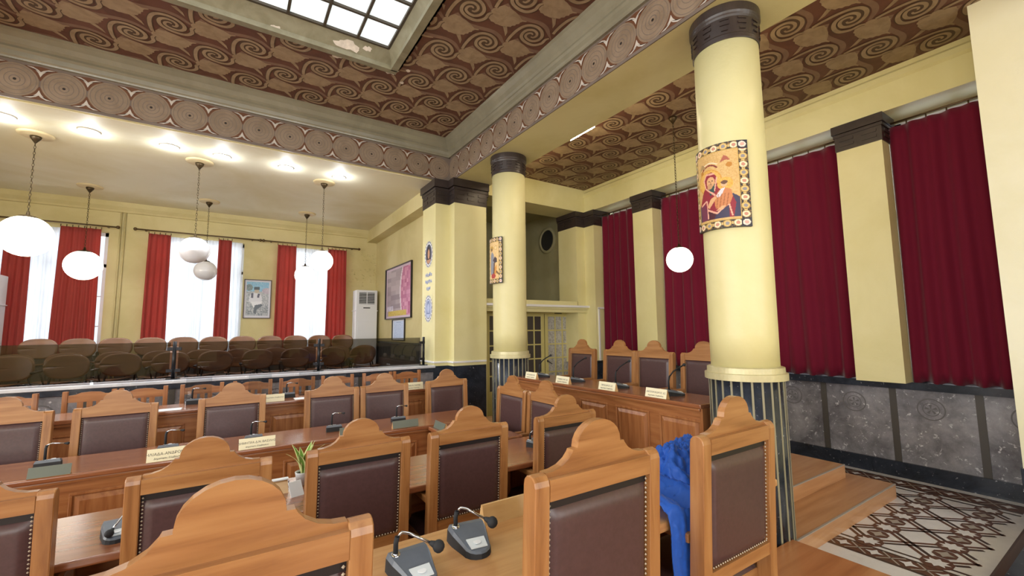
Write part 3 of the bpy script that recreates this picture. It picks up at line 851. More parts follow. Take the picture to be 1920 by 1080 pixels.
# ================================================================== CHAIRS
CW, PW = .53, .052      # outer width, post width
def make_chair():
    t = thing('armchair', 'x', 'chair')
    sh = lambda y, z: y-.05*max(0, z-.45)          # the back leans away from the seat
    hw = CW/2
    for s in (-1, 1):
        q = MB('oakz'); x0, x1 = (hw-PW, hw) if s > 0 else (-hw, -hw+PW)
        prof = [(sh(-.03, .0), 0), (sh(.03, 0), 0), (sh(.03, .45), .45), (sh(.03, 1.03), 1.03)]
        for k in range(1, 6):
            a = PI*k/6; prof.append((sh(0, 1.03)+.03*math.cos(a), 1.03+.03*math.sin(a)))
        prof += [(sh(-.03, 1.03), 1.03), (sh(-.03, .45), .45)]
        q.prism(prof, 'x', x0, x1, bev=.003); q.build('back_post', t)
    ix = hw-PW
    # top rail with ledge and shaped crest
    q = MB('oakx')
    q.hexa([(-ix, sh(-.03, .985), .985), (ix, sh(-.03, .985), .985), (ix, sh(.022, .985), .985), (-ix, sh(.022, .985), .985),
            (-ix, sh(-.03, 1.045), 1.045), (ix, sh(-.03, 1.045), 1.045), (ix, sh(.022, 1.045), 1.045), (-ix, sh(.022, 1.045), 1.045)])
    q.build('top_rail', t)
    P = [(-ix, 1.045), (-ix, 1.058), (-ix+.03, 1.06), (-ix+.06, 1.068), (-ix+.085, 1.083), (-ix+.10, 1.1), (-ix+.104, 1.108), (-ix+.122, 1.109)]
    for k in range(0, 13):
        a = PI-PI*k/12
        P.append((.092*math.cos(a), 1.112+.075*math.sin(a)))
    P += [(-x, z) for x, z in P[:8][::-1]]
    q = MB('oakx')
    sy = lambda z: sh(.0, z)
    A = [q.bm.verts.new((x, sy(z)-.008, z)) for x, z in P]; B = [q.bm.verts.new((x, sy(z)+.022, z)) for x, z in P]
    n = len(P)
    q.bm.faces.new(A); q.bm.faces.new(B[::-1])
    for i in range(n): q.bm.faces.new([A[i], B[i], B[(i+1) % n], A[(i+1) % n]])
    q.build('crest', t)
    q = MB('oakx'); q.hexa([(-ix, sh(-.026, .50), .50), (ix, sh(-.026, .5), .50), (ix, sh(.026, .5), .50), (-ix, sh(.026, .5), .50),
                            (-ix, sh(-.026, .55), .55), (ix, sh(-.026, .55), .55), (ix, sh(.026, .55), .55), (-ix, sh(.026, .55), .55)]); q.build('bottom_rail', t)
    # leather panel, convex both sides
    q = MB('leather', 'gap_shade')
    def pad(side):
        def f(u, v):
            x = -ix+2*ix*u; z = .55+(.435 if side > 0 else .408)*v
            b = min(1, min(u, 1-u)*11)*min(1, min(v, 1-v)*11); b = math.sqrt(max(0, 1-(1-b)**2))
            return (x, sh(side*(.004+.02*b), z), z)
        return f
    q.grid(pad(1), 18, 18); q.grid(pad(-1), 18, 18); q.hexa([(-ix, sh(-.010, .955), .955), (ix, sh(-.010, .955), .955), (ix, sh(.004, .955), .955), (-ix, sh(.004, .955), .955), (-ix, sh(-.010, .985), .985), (ix, sh(-.010, .985), .985), (ix, sh(.004, .985), .985), (-ix, sh(.004, .985), .985)], 1); q.build('backrest_pad', t)  # dark strip on top paints the shade of the gap
    # nail heads round the panel, both faces
    q = MB('nail')
    for side in (-1, 1):
        pts = [(x, .558) for x in [-ix+.012+k*.0155 for k in range(27)]]+[(s*(ix-.008), .565+k*.0155) for s in (-1, 1) for k in range(27)]
        for x, z in pts:
            y = sh(side*.017, z); r = .0045
            vs = [q.bm.verts.new((x+dx*r, y+side*dy*r, z+dz*r)) for dx, dy, dz in ((1, 0, 0), (0, 0, 1), (-1, 0, 0), (0, 0, -1), (0, 1, 0))]
            for a, b in ((0, 1), (1, 2), (2, 3), (3, 0)): q.bm.faces.new([vs[a], vs[b], vs[4]])
    tag(q.build('nail_trim', t), kind='stuff')
    q = MB('oakx'); q.box(-hw+.005, hw-.005, .03, .43, .36, .42, 0, .004); q.build('seat_frame', t)
    q = MB('leather')
    def st(u, v):
        b = min(1, min(u, 1-u)*9)*min(1, min(v, 1-v)*9); b = math.sqrt(max(0, 1-(1-b)**2))
        return (-hw+.02+(CW-.04)*u, .035+.38*v, .42+.045*b)
    q.grid(st, 16, 14); q.build('seat', t)
    for s in (-1, 1):
        x0, x1 = (hw-.05, hw-.005) if s > 0 else (-hw+.005, -hw+.05)
        q = MB('oakz'); q.box(x0, x1, .385, .43, 0, .36, 0, .003); q.build('front_leg', t)
        q = MB('oaky'); q.box(x0, x1, .028, .44, .645, .68, 0, .006, 2); a = q.build('armrest', t)
        q = MB('oakz'); q.box(x0+.004, x1-.004, .37, .41, .42, .645, 0, .003); q.build('arm_support', t)
        q = MB('oaky'); q.box(x0+.008, x1-.008, .03, .385, .14, .175); q.build('stretcher', t)
    return t
proto = make_chair(); used = [False]
def chair(x, y, rz, z, label, group, s=1):
    if not used[0]:
        o = proto; used[0] = True; o.location = (x, y, z); o.rotation_euler.z = rz; o['label'] = label; o['group'] = group
    else: o = dup(proto, (x, y, z), rz, label, group)
    o.scale = (s, s, s)
    return o
GN, GM, GB, GS, GD = 'armchairs along the nearest table', 'armchairs along the second table', 'armchairs behind the carved bench facing the room', 'armchairs behind the side bench', 'armchairs at the raised dais desk'
for x, l in ((.02, 'oak armchair back cut by the bottom edge, its big rounded crest closest of all'), (.99, 'oak armchair seen from behind beside the two grey desk microphones on the pale table'), (1.77, 'oak armchair seen from behind with the blue jacket bundled against it')):
    chair(x, 1.06, 0, .18, l, GN)
for x, l in ((-.80, 'oak armchair seen from behind, cut by the left edge at the second table'), (-.07, 'oak armchair half hidden behind the closest crest, at the second table'), (.61, 'oak armchair seen from behind just right of the small potted plant'),
             (1.26, 'oak armchair seen from behind with scratches on its crest, beyond the pale nameplate back'), (2.03, 'oak armchair seen from behind in front of the dais desk panels')):
    chair(x, 2.45, 0, 0, l, GM)
for x, l in ((-1.40, 'oak armchair facing the room, cut by the left edge behind the carved bench'), (-.76, 'wide oak armchair facing the room, second from the left edge behind the carved bench'), (.05, 'oak armchair facing the room behind the cream nameplate with rounded corners'),
             (.922, 'oak armchair facing the room behind the carved bench, third before the black pier base'), (1.468, 'oak armchair facing the room, second before the black pier base, beside a curved microphone'), (2.22, 'oak armchair facing the room standing right against the black pier base')):
    chair(x, 4.84, PI, 0, l, GB)
for y, l in ((3.75, 'oak armchair facing left directly in front of the far column pedestal'), (3.19, 'oak armchair facing left, half hidden by the scratched crests, nearer the dais desk')):
    chair(2.42, y, PI/2, 0, l, GS)
for y, l in ((4.78, 'tall oak armchair at the dais nearest the glazed doors'), (4.05, 'tall oak armchair at the dais, second from the glazed doors'), (3.49, 'tall oak armchair at the dais, third from the glazed doors'), (2.83, 'tall oak armchair at the dais partly hidden by the near column')):
    chair(4.32, y, PI/2, .26, l, GD, 1.05)

# small slatted chairs against the rail wall
def make_slat_chair():
    t = thing('slatted_chair', 'x', 'chair')
    W = .40; hw = W/2
    for s in (-1, 1):
        x0, x1 = (hw-.04, hw) if s > 0 else (-hw, -hw+.04)
        q = MB('benchz', 'white'); q.box(x0, x1, -.02, .02, 0, .91, 0, .003); q.build('back_post', t)
        q = MB('benchz'); q.box(x0, x1, .34, .38, 0, .43, 0, .003); q.build('front_leg', t)
    P = [(-hw+.04, .80), (hw-.04, .80), (hw-.04, .868), (hw-.09, .874), (.07, .892), (.0, .897), (-.07, .892), (-hw+.09, .874), (-hw+.04, .868)]
    q = MB('benchx'); q.prism(P, 'y', -.012, .012); q.build('top_rail', t)
    q = MB('benchx'); q.box(-hw+.04, hw-.04, -.012, .012, .52, .56); q.build('lower_rail', t)
    for x in (-.07, 0, .07):
        q = MB('benchz'); q.box(x-.022, x+.022, -.008, .008, .56, .80); q.build('slat', t)
    q = MB('benchx'); q.box(-hw+.005, hw-.005, .02, .40, .43, .46, 0, .006); q.build('seat', t)
    return t
sp = make_slat_chair(); first = True
SL = ['cut by the left edge', 'second from the left edge', 'third from the left edge', 'beside the leftmost rail post', 'hidden mostly by an oak armchair crest', 'left of a clear plastic screen', 'behind the clear plastic screen on the rear bench', 'second before the pier', 'nearest the pier, above a cream nameplate']
for x, l in zip((-1.72, -1.155, -.74, -.235, .25, .725, 1.2, 1.715, 2.13), SL):
    lab = 'slatted wooden chair at the rear bench, '+l
    if first: sp.location = (x, 6.02, .18); sp.rotation_euler.z = PI; sp['label'] = lab; sp['group'] = 'slatted chairs along the marble rail'; first = False
    else: dup(sp, (x, 6.02, .18), PI, lab, 'slatted chairs along the marble rail')

# ================================================================== BENCHES AND TABLES
def bench(name, label, cat, L, D, H, loc, rotz, pitch=.56, top='benchtop', z0=0.0, open_back=True, first_off=0, nose=True, fy=.05):
    """front face toward local -y, runs along +x"""
    t = thing(name, label, cat, loc, rotz)
    q = MB(top); q.box(0, L, 0, D, H-.035, H, 0, .010, 3); q.build('table_top', t)
    q = MB('benchx'); q.box(.03, L-.03, fy, fy+.03, z0, H-.035, 0)
    if nose: q.box(.02, L-.02, fy-.028, fy+.01, H-.06, H-.036, 0, .008, 2)
    q.box(.02, L-.02, fy-.014, fy, z0, z0+.09, 0, .003)
    q.build('front_board', t)
    n = max(1, int((L-.06-first_off+.12)/pitch))
    for k in range(n):
        x0 = .03+first_off+k*pitch
        a, b = x0+.075, x0+pitch-.075
        if b > L-.04: break
        za, zb = z0+.15, H-.15
        q = MB('benchz')
        for (u0, u1, v0, v1) in ((a-.02, b+.02, zb, zb+.02), (a-.02, b+.02, za-.02, za), (a-.02, a, za, zb), (b, b+.02, za, zb)):
            q.box(u0, u1, fy-.010, fy, v0, v1, 0, .004)
        e = .035
        q.hexa([(a+.004, fy-.001, za+.004), (b-.004, fy-.001, za+.004), (b-.004, fy+.01, za+.004), (a+.004, fy+.01, za+.004), (a+.004, fy-.001, zb-.004), (b-.004, fy-.001, zb-.004), (b-.004, fy+.01, zb-.004), (a+.004, fy+.01, zb-.004)])
        q.hexa([(a+.006, fy-.002, za+.006), (b-.006, fy-.002, za+.006), (b-e, fy-.016, za+e), (a+e, fy-.016, za+e), (a+.006, fy-.002, zb-.006), (b-.006, fy-.002, zb-.006), (b-e, fy-.016, zb-e), (a+e, fy-.016, zb-e)])
        q.build('raised_panel', t)
    for x0, x1 in ((0.005, .03), (L-.03, L-.005)):
        q = MB('benchz'); q.box(x0, x1, .03, D-.04, z0, H-.035); q.build('end_panel', t)
    return t
# desks: carved bench (b), side bench, second table, nearest table, rear bench, dais desk
t2 = bench('council_bench', 'long carved bench with raised panels and reddish top, nameplates along its front', 'bench', 5.0, .58, .75, (-2.8, 3.98, 0), 0, .62, first_off=.02)
t3 = bench('side_bench', 'short bench joining the second table to the carved bench on the right', 'bench', .80, .55, .74, (1.62, 3.97, 0), -PI/2, .4)
tA = bench('second_table', 'second long table with reddish top in front of five chair backs', 'table', 5.1, .62, .73, (2.33, 3.155, 0), PI, .62, top='benchtop')
for x in (.35, 1.05, 1.78, 2.44, 3.2): 
    q = MB('benchz'); q.box(x-.015, x+.015, .10, .56, 0, .69); q.tube([(x, .57, 0), (x, .57, .60), (x, .57, .61), (x, .57, .64), (x, .57, .69)], [.016, .016, .02, .016, .016]); q.build('support', tA)
t0 = bench('front_table', 'nearest long table with pale varnished top carrying two grey microphones', 'table', 2.85, .44, .91, (2.28, 1.565, 0), PI, .62, top='lighttop', z0=.18)
t0.location.z = 0
t4 = bench('rear_bench', 'rear carved bench before the slatted chairs with cards and microphones', 'bench', 5.35, .48, .93, (-2.8, 5.18, 0), 0, .60, z0=.18, first_off=.1)
t5 = bench('dais_desk', 'raised carved desk between the two columns with cream nameplates', 'desk', 2.74, .50, 1.035, (3.19, 4.87, 0), -PI/2, .52, z0=.0, first_off=.14, fy=.04)
q = MB('benchtop'); q.box(.0, 2.72, .03, .06, .98, 1.0); q.build('edge_strip', t5)

# ================================================================== MICROPHONES
def mic_base(t, L=.17, W=.135, h0=.055, h1=.022):
    q = MB('mic', 'micdark')
    # outline: wide rear, narrowing to a rounded front; top slopes down
    out = [(-W/2, .0), (-W/2, -.02), (-W*.48, -.05)]
    for k in range(0, 9):
        a = PI*k/8; out.append((-W*.36*math.cos(a), -L+.05-.05*math.sin(a)))
    out += [(W*.48, -.05), (W/2, -.02), (W/2, 0)]
    zt = lambda y: h1+(h0-h1)*max(0, min(1, (y+L)/(L-.03)))
    n = len(out)
    A = [q.bm.verts.new((x, y, 0)) for x, y in out]; Bv = [q.bm.verts.new((x*.97, y*.985-.001, zt(y)*.72)) for x, y in out]; D = [q.bm.verts.new((x*.88, y*.94-.004, zt(y))) for x, y in out]
    for R0, R1, mi in ((A, Bv, 1), (Bv, D, 0)):
        for i in range(n):
            f = q.bm.faces.new([R0[i], R0[(i+1) % n], R1[(i+1) % n], R1[i]]); f.material_index = mi
    f = q.bm.faces.new(D); f.material_index = 0
    f = q.bm.faces.new(A[::-1]); f.material_index = 1
    q.build('mic_base', t)
    q = MB('button', 'paper'); y0, y1 = -L*.62, -L*.88
    q.hexa([(-.028, y1, zt(y1)+.0005), (.028, y1, zt(y1)+.0005), (.032, y0, zt(y0)+.0005), (-.032, y0, zt(y0)+.0005), (-.028, y1, zt(y1)+.004), (.028, y1, zt(y1)+.004), (.032, y0, zt(y0)+.004), (-.032, y0, zt(y0)+.004)])
    q.lathe([(.013, zt(-L*.75)+.0042), (.013, zt(-L*.75)+.006)], 14, (0, -L*.75, 0), 1); q.build('button_panel', t)
def make_mic(kind):
    t = thing('desk_microphone', 'x', 'microphone')
    mic_base(t)
    sx = -.042
    if kind == 'short':
        pts = [(sx, -.022, .05), (sx, -.022, .085), (sx+.003, -.026, .105), (sx+.015, -.034, .118), (sx+.032, -.048, .116), (sx+.085, -.085, .088)]
        hd = (sx+.108, -.10, .076); hr = .019
    elif kind == 'left':
        pts = [(-sx, -.022, .05), (-sx, -.022, .09), (-sx-.002, -.03, .11), (-sx-.01, -.04, .108), (-sx-.04, -.10, .075), (-sx-.055, -.13, .055)]
        hd = (-sx-.065, -.15, .043); hr = .017
    elif kind == 'arch':
        pts = [(.02, -.03, .05), (.02, -.03, .13), (.015, -.03, .15), (-.005, -.03, .16), (-.03, -.03, .157), (-.07, -.035, .15)]
        hd = (-.085, -.036, .148); hr = .010
    else:
        pts = [(0, -.03, .05), (.0, -.03, .13), (.004, -.04, .17), (.012, -.075, .215), (.02, -.12, .245), (.028, -.16, .268)]
        hd = (.031, -.178, .277); hr = .015
    q = MB('chrome' if kind != 'tall' else 'metal', 'micdark'); q.tube(pts[2:], .0045 if kind != 'tall' else .007, 8, 0); q.tube(pts[:3], .008, 8, 1); q.lathe([(.017, .044), (.017, .052), (.011, .058)], 14, (pts[0][0], pts[0][1], 0), 0); q.build('gooseneck', t)
    q = MB('micdark'); q.ball(hd, hr, 0, 14); v = Vector(pts[-1])
    q.tube([v, Vector(hd)], [.006, hr*.8], 10); q.build('mic_head', t)
    return t
PM = {}
def mic(kind, x, y, z, rz, label, group):
    if kind not in PM: o = PM[kind] = make_mic(kind); o.location = (x, y, z); o.rotation_euler.z = rz
    else: o = dup(PM[kind], (x, y, z), rz)
    o['label'] = label; o['group'] = group
    return o
MG = 'desk microphones'
mic('short', .50, 1.40, .91, math.radians(2), 'grey desk microphone cut by the bottom edge on the pale nearest table', MG)
mic('short', .74, 1.46, .91, math.radians(-8), 'grey desk microphone on the pale table left of the nearest full chair back', MG)
mic('short', 1.36, 1.36, .91, math.radians(-12), 'grey desk microphone poking out beside the blue jacket', MG)
mic('left', -.395, 2.80, .73, math.radians(3), 'grey microphone on the second table between the two left chair backs', MG)
mic('short', 2.06, 2.90, .73, math.radians(20), 'grey microphone on the second table left of the chair before the dais', MG)
mic('arch', -1.0, 4.24, .75, PI, 'microphone on the carved bench nearest the left edge', MG)
mic('arch', -.36, 4.26, .75, PI, 'microphone behind the leftmost cream nameplate on the carved bench', MG)
mic('arch', .20, 4.24, .75, PI, 'microphone behind the cream nameplate with rounded corners', MG)
mic('arch', .83, 4.24, .75, PI, 'microphone on the carved bench just left of a tall chair crest', MG)
mic('arch', 1.44, 4.27, .75, PI, 'microphone with arched neck behind the grey nameplate on the carved bench', MG)
mic('short', 1.90, 3.60, .74, -PI/2, 'microphone on the side bench before the far column chairs', MG)
for y, l in ((4.62, 'nearest the glazed doors'), (3.95, 'second from the glazed doors'), (3.28, 'third from the glazed doors'), (2.62, 'beside the near column')):
    mic('tall', 3.40, y, 1.035, PI/4, 'long-necked microphone on the dais desk '+l, MG)
mic('arch', -.28, 5.52, .93, PI, 'microphone on the rear bench left of the third oak crest', MG)
mic('arch', .57, 5.42, .93, PI, 'microphone on the rear bench beside the clear plastic screen', MG)

# ================================================================== NAMEPLATES
def plate(x, y, z, rz, label, card=True, lines=None, w=.22, h=.075, group='nameplates', card_mat='card'):
    t = thing('nameplate', label, 'nameplate', (x, y, z), rz, group)
    q = MB('maple'); q.prism([(-.0, 0), (.05, 0), (.03, h), (.02, h)], 'x', -w/2, w/2); q.build('holder', t)
    if card:
        q = MB(card_mat); q.hexa([(-w/2-.004, -.004, .002), (w/2+.004, -.004, .002), (w/2+.004, -.001, .002), (-w/2-.004, -.001, .002), (-w/2-.004, .016, h+.006), (w/2+.004, .016, h+.006), (w/2+.004, .019, h+.006), (-w/2-.004, .019, h+.006)])
        c = q.build('card', t)
        if lines:
            a = math.atan2(h, .02)
            for i, (s, sz) in enumerate(lines):
                zc = h*(.62-.36*i)
                text('lettering', s, sz, c, (0, .02*zc/h-.0052, zc), (a, 0, 0))
    return t
DS = 'Δημοτικός Σύμβουλος'
plate(-.33, 4.00, .75, 0, 'cream nameplate on the carved bench left of the half-hidden front crest', True, [('ΗΛΙΑΔΑ-ΑΝΔΡΟΝΙΚΗ', .026), (DS, .016)], .24, .08)
plate(.215, 4.00, .75, 0, 'cream nameplate with black lettering right of the half-hidden front crest', True, [('ΔΗΜΗΤΡΑ Δ.Ν. ΒΑΣΙΛΗΣ', .022), (DS, .015)], .24, .075)
plate(-.93, 4.00, .75, 0, 'grey-faced nameplate on the carved bench at the left edge', True, None, .19, .058, card_mat='greycard')
plate(.93, 4.02, .75, 0, 'grey-faced nameplate half hidden by the crest right of the plant', True, None, .19, .06, card_mat='greycard')
plate(1.42, 4.02, .75, 0, 'grey-faced nameplate on the carved bench before an arched microphone', True, None, .24, .06, card_mat='greycard')
plate(1.655, 3.80, .74, -PI/2, 'small grey-faced nameplate at the corner of the side bench', True, None, .22, .06, card_mat='greycard')
for (y, l, tx) in ((4.50, 'nearest the glazed doors', 'ΑΝΤΙΔΗΜΑΡΧΟΣ'), (3.88, 'second from the glazed doors', 'ΓΡΑΜΜΑΤΕΑΣ ΔΣ'), (3.18, 'third from the glazed doors', 'ΠΡΟΕΔΡΟΣ ΔΣ'), (2.58, 'beside the near column', 'ΑΝΤΙΠΡΟΕΔΡΟΣ ΔΣ')):
    plate(3.205, y, 1.035, -PI/2, 'cream nameplate on the dais desk '+l, True, [(tx, .022), (DS, .016)], .22, .075)
plate(.42, 5.20, .93, 0, 'cream nameplate on the rear bench left of a black microphone base', True, [(DS, .016)], .17, .07)
plate(1.93, 5.20, .93, 0, 'cream nameplate on the rear bench below the last slatted chair', True, [('ΑΝΝΑ Ν. ΠΑΠΠΑ', .022), (DS, .014)], .24, .08)
plate(.99, 1.54, .91, PI, 'plain wooden back of a nameplate on the pale nearest table', False, None, .30, .07)
plate(2.07, 1.55, .91, PI, 'plain wooden back of a nameplate behind the blue jacket', False, None, .24, .07)
# cards and clear screens on the rear bench
for x, l in ((-.45, 'white card lying on the rear bench near the leftmost rail post'), (.70, 'white card on the rear bench beside the clear screen')):
    q = MB('paper'); q.box(-.09, .09, 0, .14, 0, .004); o = q.build('paper_card', None, (x, 5.20, .93)); tag(o, l, 'paper')
for x, l in ((-.25, 'clear plastic screen on the rear bench by the leftmost rail post'), (.30, 'clear plastic screen left of the black microphone base'), (.80, 'clear plastic screen right of the black microphone base')):
    q = MB('clearacrylic'); q.box(-.11, .11, 0, .004, 0, .26); q.box(-.11, .11, -.05, .05, 0, .004); o = q.build('acrylic_screen', None, (x, 5.60, .93)); tag(o, l, 'screen')

# ================================================================== SMALL THINGS
# jacket bundled over the nearest table's right end
jk = thing('jacket', 'crumpled bright blue jacket bundled over the table against an oak armchair', 'jacket', (1.80, 1.36, .91))
from mathutils import noise as NZ
def wr(x, y, z, f=9):
    return NZ.ridged_multi_fractal(Vector((x*f, y*f, z*f)), .9, 2.1, 4, 1.0, 2.0)
q = MB('jacket')
def heap(u, v):
    a = 2*PI*u; k = math.sin(PI*.5*v)
    r = .20*(1+.12*math.sin(3*a+1)+.08*math.sin(5*a))
    x, y = .02+1.30*r*k*math.cos(a), -.02+.82*r*k*math.sin(a)
    z = .175*math.cos(PI*.5*v)**.75*(1+.25*math.sin(2*a+.6)*k)
    w = .6*wr(x*1.6+.7*y, y*.7-.5*x, z*.6, 10)+.45*wr(x*1.0-.5*y, y*1.3+.2*x, z, 21)
    return (x+.016*(w-1)*math.cos(a), max(-.235, y)+.012*(w-1)*math.sin(a), max(.006, z+.05*(w-1.0)))
q.grid(heap, 120, 44); q.build('jacket_body', jk, solid=.004)
q = MB('jacket')
def tail(u, v):
    # drops over the near table edge beside the chair post
    s_ = v*.42; x = -.43+.02*math.sin(v*5)+(.24+.04*v)*u+.09*v
    if s_ < .17: y, z = -.07-s_, .085-.28*s_+.02*math.sin(u*9)
    else: y, z = -.246-.010*min(1, (s_-.17)*20), .037-(s_-.17)*1.05
    w = .6*wr(x*1.7+.4*z, z*.5+y*.5, .3, 11)+.4*wr(x*1.2-.6*z, y+z, .8, 24)
    return (x+.008*(w-1), y+(.018 if s_ < .17 else .011)*(w-1.2), max(z+.022*(w-1), .008) if s_ < .16 else z)
q.grid(tail, 34, 60); q.build('jacket_sleeve', jk, solid=.004)
# bag standing on the floor behind the right-hand chair
q = MB('bag')
q.grid(lambda u, v: (.13*math.cos(2*PI*u)*(1-.35*v**2)*(1+.1*math.sin(6*PI*u)), .09*math.sin(2*PI*u)*(1-.5*v), .34*v), 20, 8); q.tube([(.05, -.08, .02), (.12, -.12, .03), (.16, -.14, .006)], .008)
o = q.build('shoulder_bag', None, (1.92, .93, .18)); tag(o, 'black bag hanging down beside the right-hand armchair near the floor edge', 'bag')
# plant, papers and cup on the second table
pl = thing('potted_plant', 'small potted plant with green leaves edged in cream on the second table', 'plant', (.41, 2.98, .73))
q = MB('pot'); q.lathe([(.035, 0), (.045, .07), (.047, .075), (.041, .075), (.04, .065)], 20); q.build('pot', pl)
q = MB('soil'); q.lathe([(.04, .062), (.04, .066)], 16); q.build('soil', pl)
for k in range(9):
    q = MB('leaf', 'leafedge'); a = k*2.4; L = .15+.06*random.random(); sp_ = .25+.35*random.random()
    d = Vector((math.cos(a), math.sin(a), 0)); s = Vector((-d.y, d.x, 0))
    for i in range(6):
        def pt(i, w): 
            u = i/6; wd = .021*math.sin(PI*min(1, .15+.85*u))*(1 if u < 1 else .05)
            return d*(L*sp_*u*u+.01)+Vector((0, 0, .066+L*u*(1-.25*u*sp_)))+s*wd*w
        for w0, w1, mi in ((-1, -.6, 1), (-.6, .6, 0), (.6, 1, 1)):
            q.bm.faces.new([q.bm.verts.new(pt(i, w0)), q.bm.verts.new(pt(i, w1)), q.bm.verts.new(pt(i+1, w1)), q.bm.verts.new(pt(i+1, w0))]).material_index = mi
    q.build('leaf', pl, recalc=False, solid=.0012)
q = MB('maple', 'paper'); q.prism([(-.05, 0), (.05, 0), (.03, .06), (.01, .06)], 'x', -.07, .07); q.box(-.075, .075, -.002, .036, .06, .066, 1)
o = q.build('tent_card', None, (.25, 2.92, .73)); tag(o, 'wooden tent card with white top left of the potted plant', 'nameplate')
q = MB('paper'); q.hexa([(-.035, 0, 0), (.035, 0, 0), (.035, .008, 0), (-.035, .008, 0), (-.035, .05, .07), (.035, .05, .07), (.035, .056, .07), (-.035, .056, .07)])
o = q.build('white_leaflet', None, (.36, 2.78, .73), .3); tag(o, 'white leaflet propped below the potted plant', 'paper')
q = MB('paper'); q.grid(lambda u, v: (.16*u, .05*math.sin(u*5)*v+.05*v, .012+.01*math.sin(u*7+v*3)), 12, 3); o = q.build('crumpled_ribbon', None, (.18, 3.03, .73), 0, True, .001); tag(o, 'crumpled white paper strip lying beside the potted plant', 'paper')

# ================================================================== LIGHT FITTINGS
def pendant(x, y, zc_, r, lit, ztop, label, rosette=True, bigros=.17, group='globe pendant lamps'):
    t = thing('pendant_lamp', label, 'lamp', (x, y, zc_), 0, group)
    q = MB('globe_on' if lit else 'globe_off'); q.ball((0, 0, 0), r, 0, 32, 1.0); q.build('globe', t)
    q = MB('chain'); q.lathe([(r*.46, r*.80), (r*.44, r*.90), (r*.30, r*1.0), (.02, r*1.06), (.012, r*1.25)], 24); q.build('fitter_cap', t)
    top = ztop-zc_
    q = MB('chain'); z = r*1.25; k = 0
    while z < top-.10:
        a = 0 if k % 2 else PI/2
        pts = [(.010*math.cos(th)*math.cos(a), .010*math.cos(th)*math.sin(a), z+.022+.024*math.sin(th)) for th in [2*PI*i/8 for i in range(9)]]
        q.tube(pts, .0032, 5); z += .038; k += 1
    q.build('chain', t)
    q = MB('chain'); q.lathe([(.006, top-.12), (.05, top-.055), (.055, top-.03)], 20); q.build('ceiling_cup', t)
    if rosette:
        q = MB('rosette'); q.lathe([(.05, top-.03), (bigros*.6, top-.028), (bigros*.75, top-.02), (bigros*.95, top-.022), (bigros, top-.006), (bigros, top-.0)], 40); q.build('rosette', t)
    return t
pendant(-2.16, 7.6, 2.86, .25, True, ZH, 'largest lit globe pendant at the left edge of the hall')
pendant(-2.11, 9.85, 2.80, .245, True, ZH, 'lit globe pendant before the red curtain of the left window')
pendant(-.49, 7.6, 2.84, .19, False, ZH, 'upper unlit white globe pendant before the middle window')
pendant(-.45, 9.85, 2.82, .185, False, ZH, 'lower unlit white globe pendant before the middle window')
pendant(1.21, 7.6, 2.82, .175, True, ZH, 'upper lit globe pendant before the right hall window')
pendant(1.25, 9.85, 2.84, .195, True, ZH, 'lower lit globe pendant before the right hall window')
pendant(4.85, 3.43, 2.54, .165, True, 4.5, 'lit globe pendant hanging over the dais beside the near column', False)
for x, y, l in ((-2.30, 7.12, 'recessed spot light cut by the left edge of the hall ceiling'), (-1.58, 7.13, 'recessed spot light right of the largest globe pendant'), (-.80, 7.17, 'recessed spot light left of the middle pendant rosette'), (-.21, 7.19, 'recessed spot light right of the middle pendant rosette'),
                (.60, 7.19, 'recessed spot light left of the rightmost pendant rosette'), (1.37, 7.21, 'recessed spot light nearest the corner pier')):
    t = thing('downlight', l, 'lamp', (x, y, ZH), 0, 'recessed ceiling spot lights')
    q = MB('white'); q.lathe([(.075, 0), (.105, -.004), (.105, -.012), (.085, -.014), (.075, -.010)], 28, caps=False); q.build('trim_ring', t)
    q = MB('led'); q.lathe([(.001, -.022), (.05, -.02), (.078, -.008), (.078, -.002)], 24, caps=False); q.build('diffuser', t)
t = thing('tube_light', 'thin lit tube light on the edge of the right beam', 'lamp', (3.70, 3.98, 4.19))
q = MB('tube'); q.tube([(.012, -.22, -.0), (.012, .22, 0)], .016, 12); q.build('tube', t)
q = MB('white'); q.box(.0, .03, -.24, .24, .012, .03); q.build('batten', t)

# ================================================================== CURTAINS
def curtain(name, label, cat, pa, pb, ztop, zbot, folds, depth, mat, group=None, taper=0, seed=0, thick=.004, hooks=True, nz=24):
    A, B = Vector((*pa, 0)), Vector((*pb, 0)); d = (B-A); L = d.length; d.normalize(); n = Vector((d.y, -d.x, 0))
    t = thing(name, label, cat, ((A.x+B.x)/2, (A.y+B.y)/2, zbot), 0, group)
    off = Vector(((A.x+B.x)/2, (A.y+B.y)/2, zbot))
    rnd = random.Random(seed)
    ph = [rnd.uniform(-.5, .5) for _ in range(folds+2)]
    def f(u, v):
        s = u*L; k = u*folds; i = int(k)
        w = math.sin(2*PI*k+ph[min(i, folds)]*.8+.5*math.sin(v*3+i)) * (0.55+.45*(1-v)) + .35*math.sin(2*PI*k*.47+seed)
        spread = 1-taper*(v)*.0
        p = A+d*(L/2+(s-L/2)*(1+taper*(1-v)))+n*depth*w
        return (p.x-off.x, p.y-off.y, (zbot+(ztop-zbot)*v)-off.z+(.012*math.sin(2*PI*k) if v == 0 else 0))
    q = MB(mat); q.grid(f, folds*10, nz); q.build('cloth', t, solid=thick)
    if hooks:
        for k in range(folds+1):
            q = MB('rod')
            p = A+d*(L*k/folds); q.tube([(p.x-off.x, p.y-off.y, ztop-off.z-.01), (p.x-off.x, p.y-off.y, ztop-off.z+.035)], .007, 6)
            q.build('curtain_hook', t)
    return t
VG = 'crimson velvet curtains on the right wall'
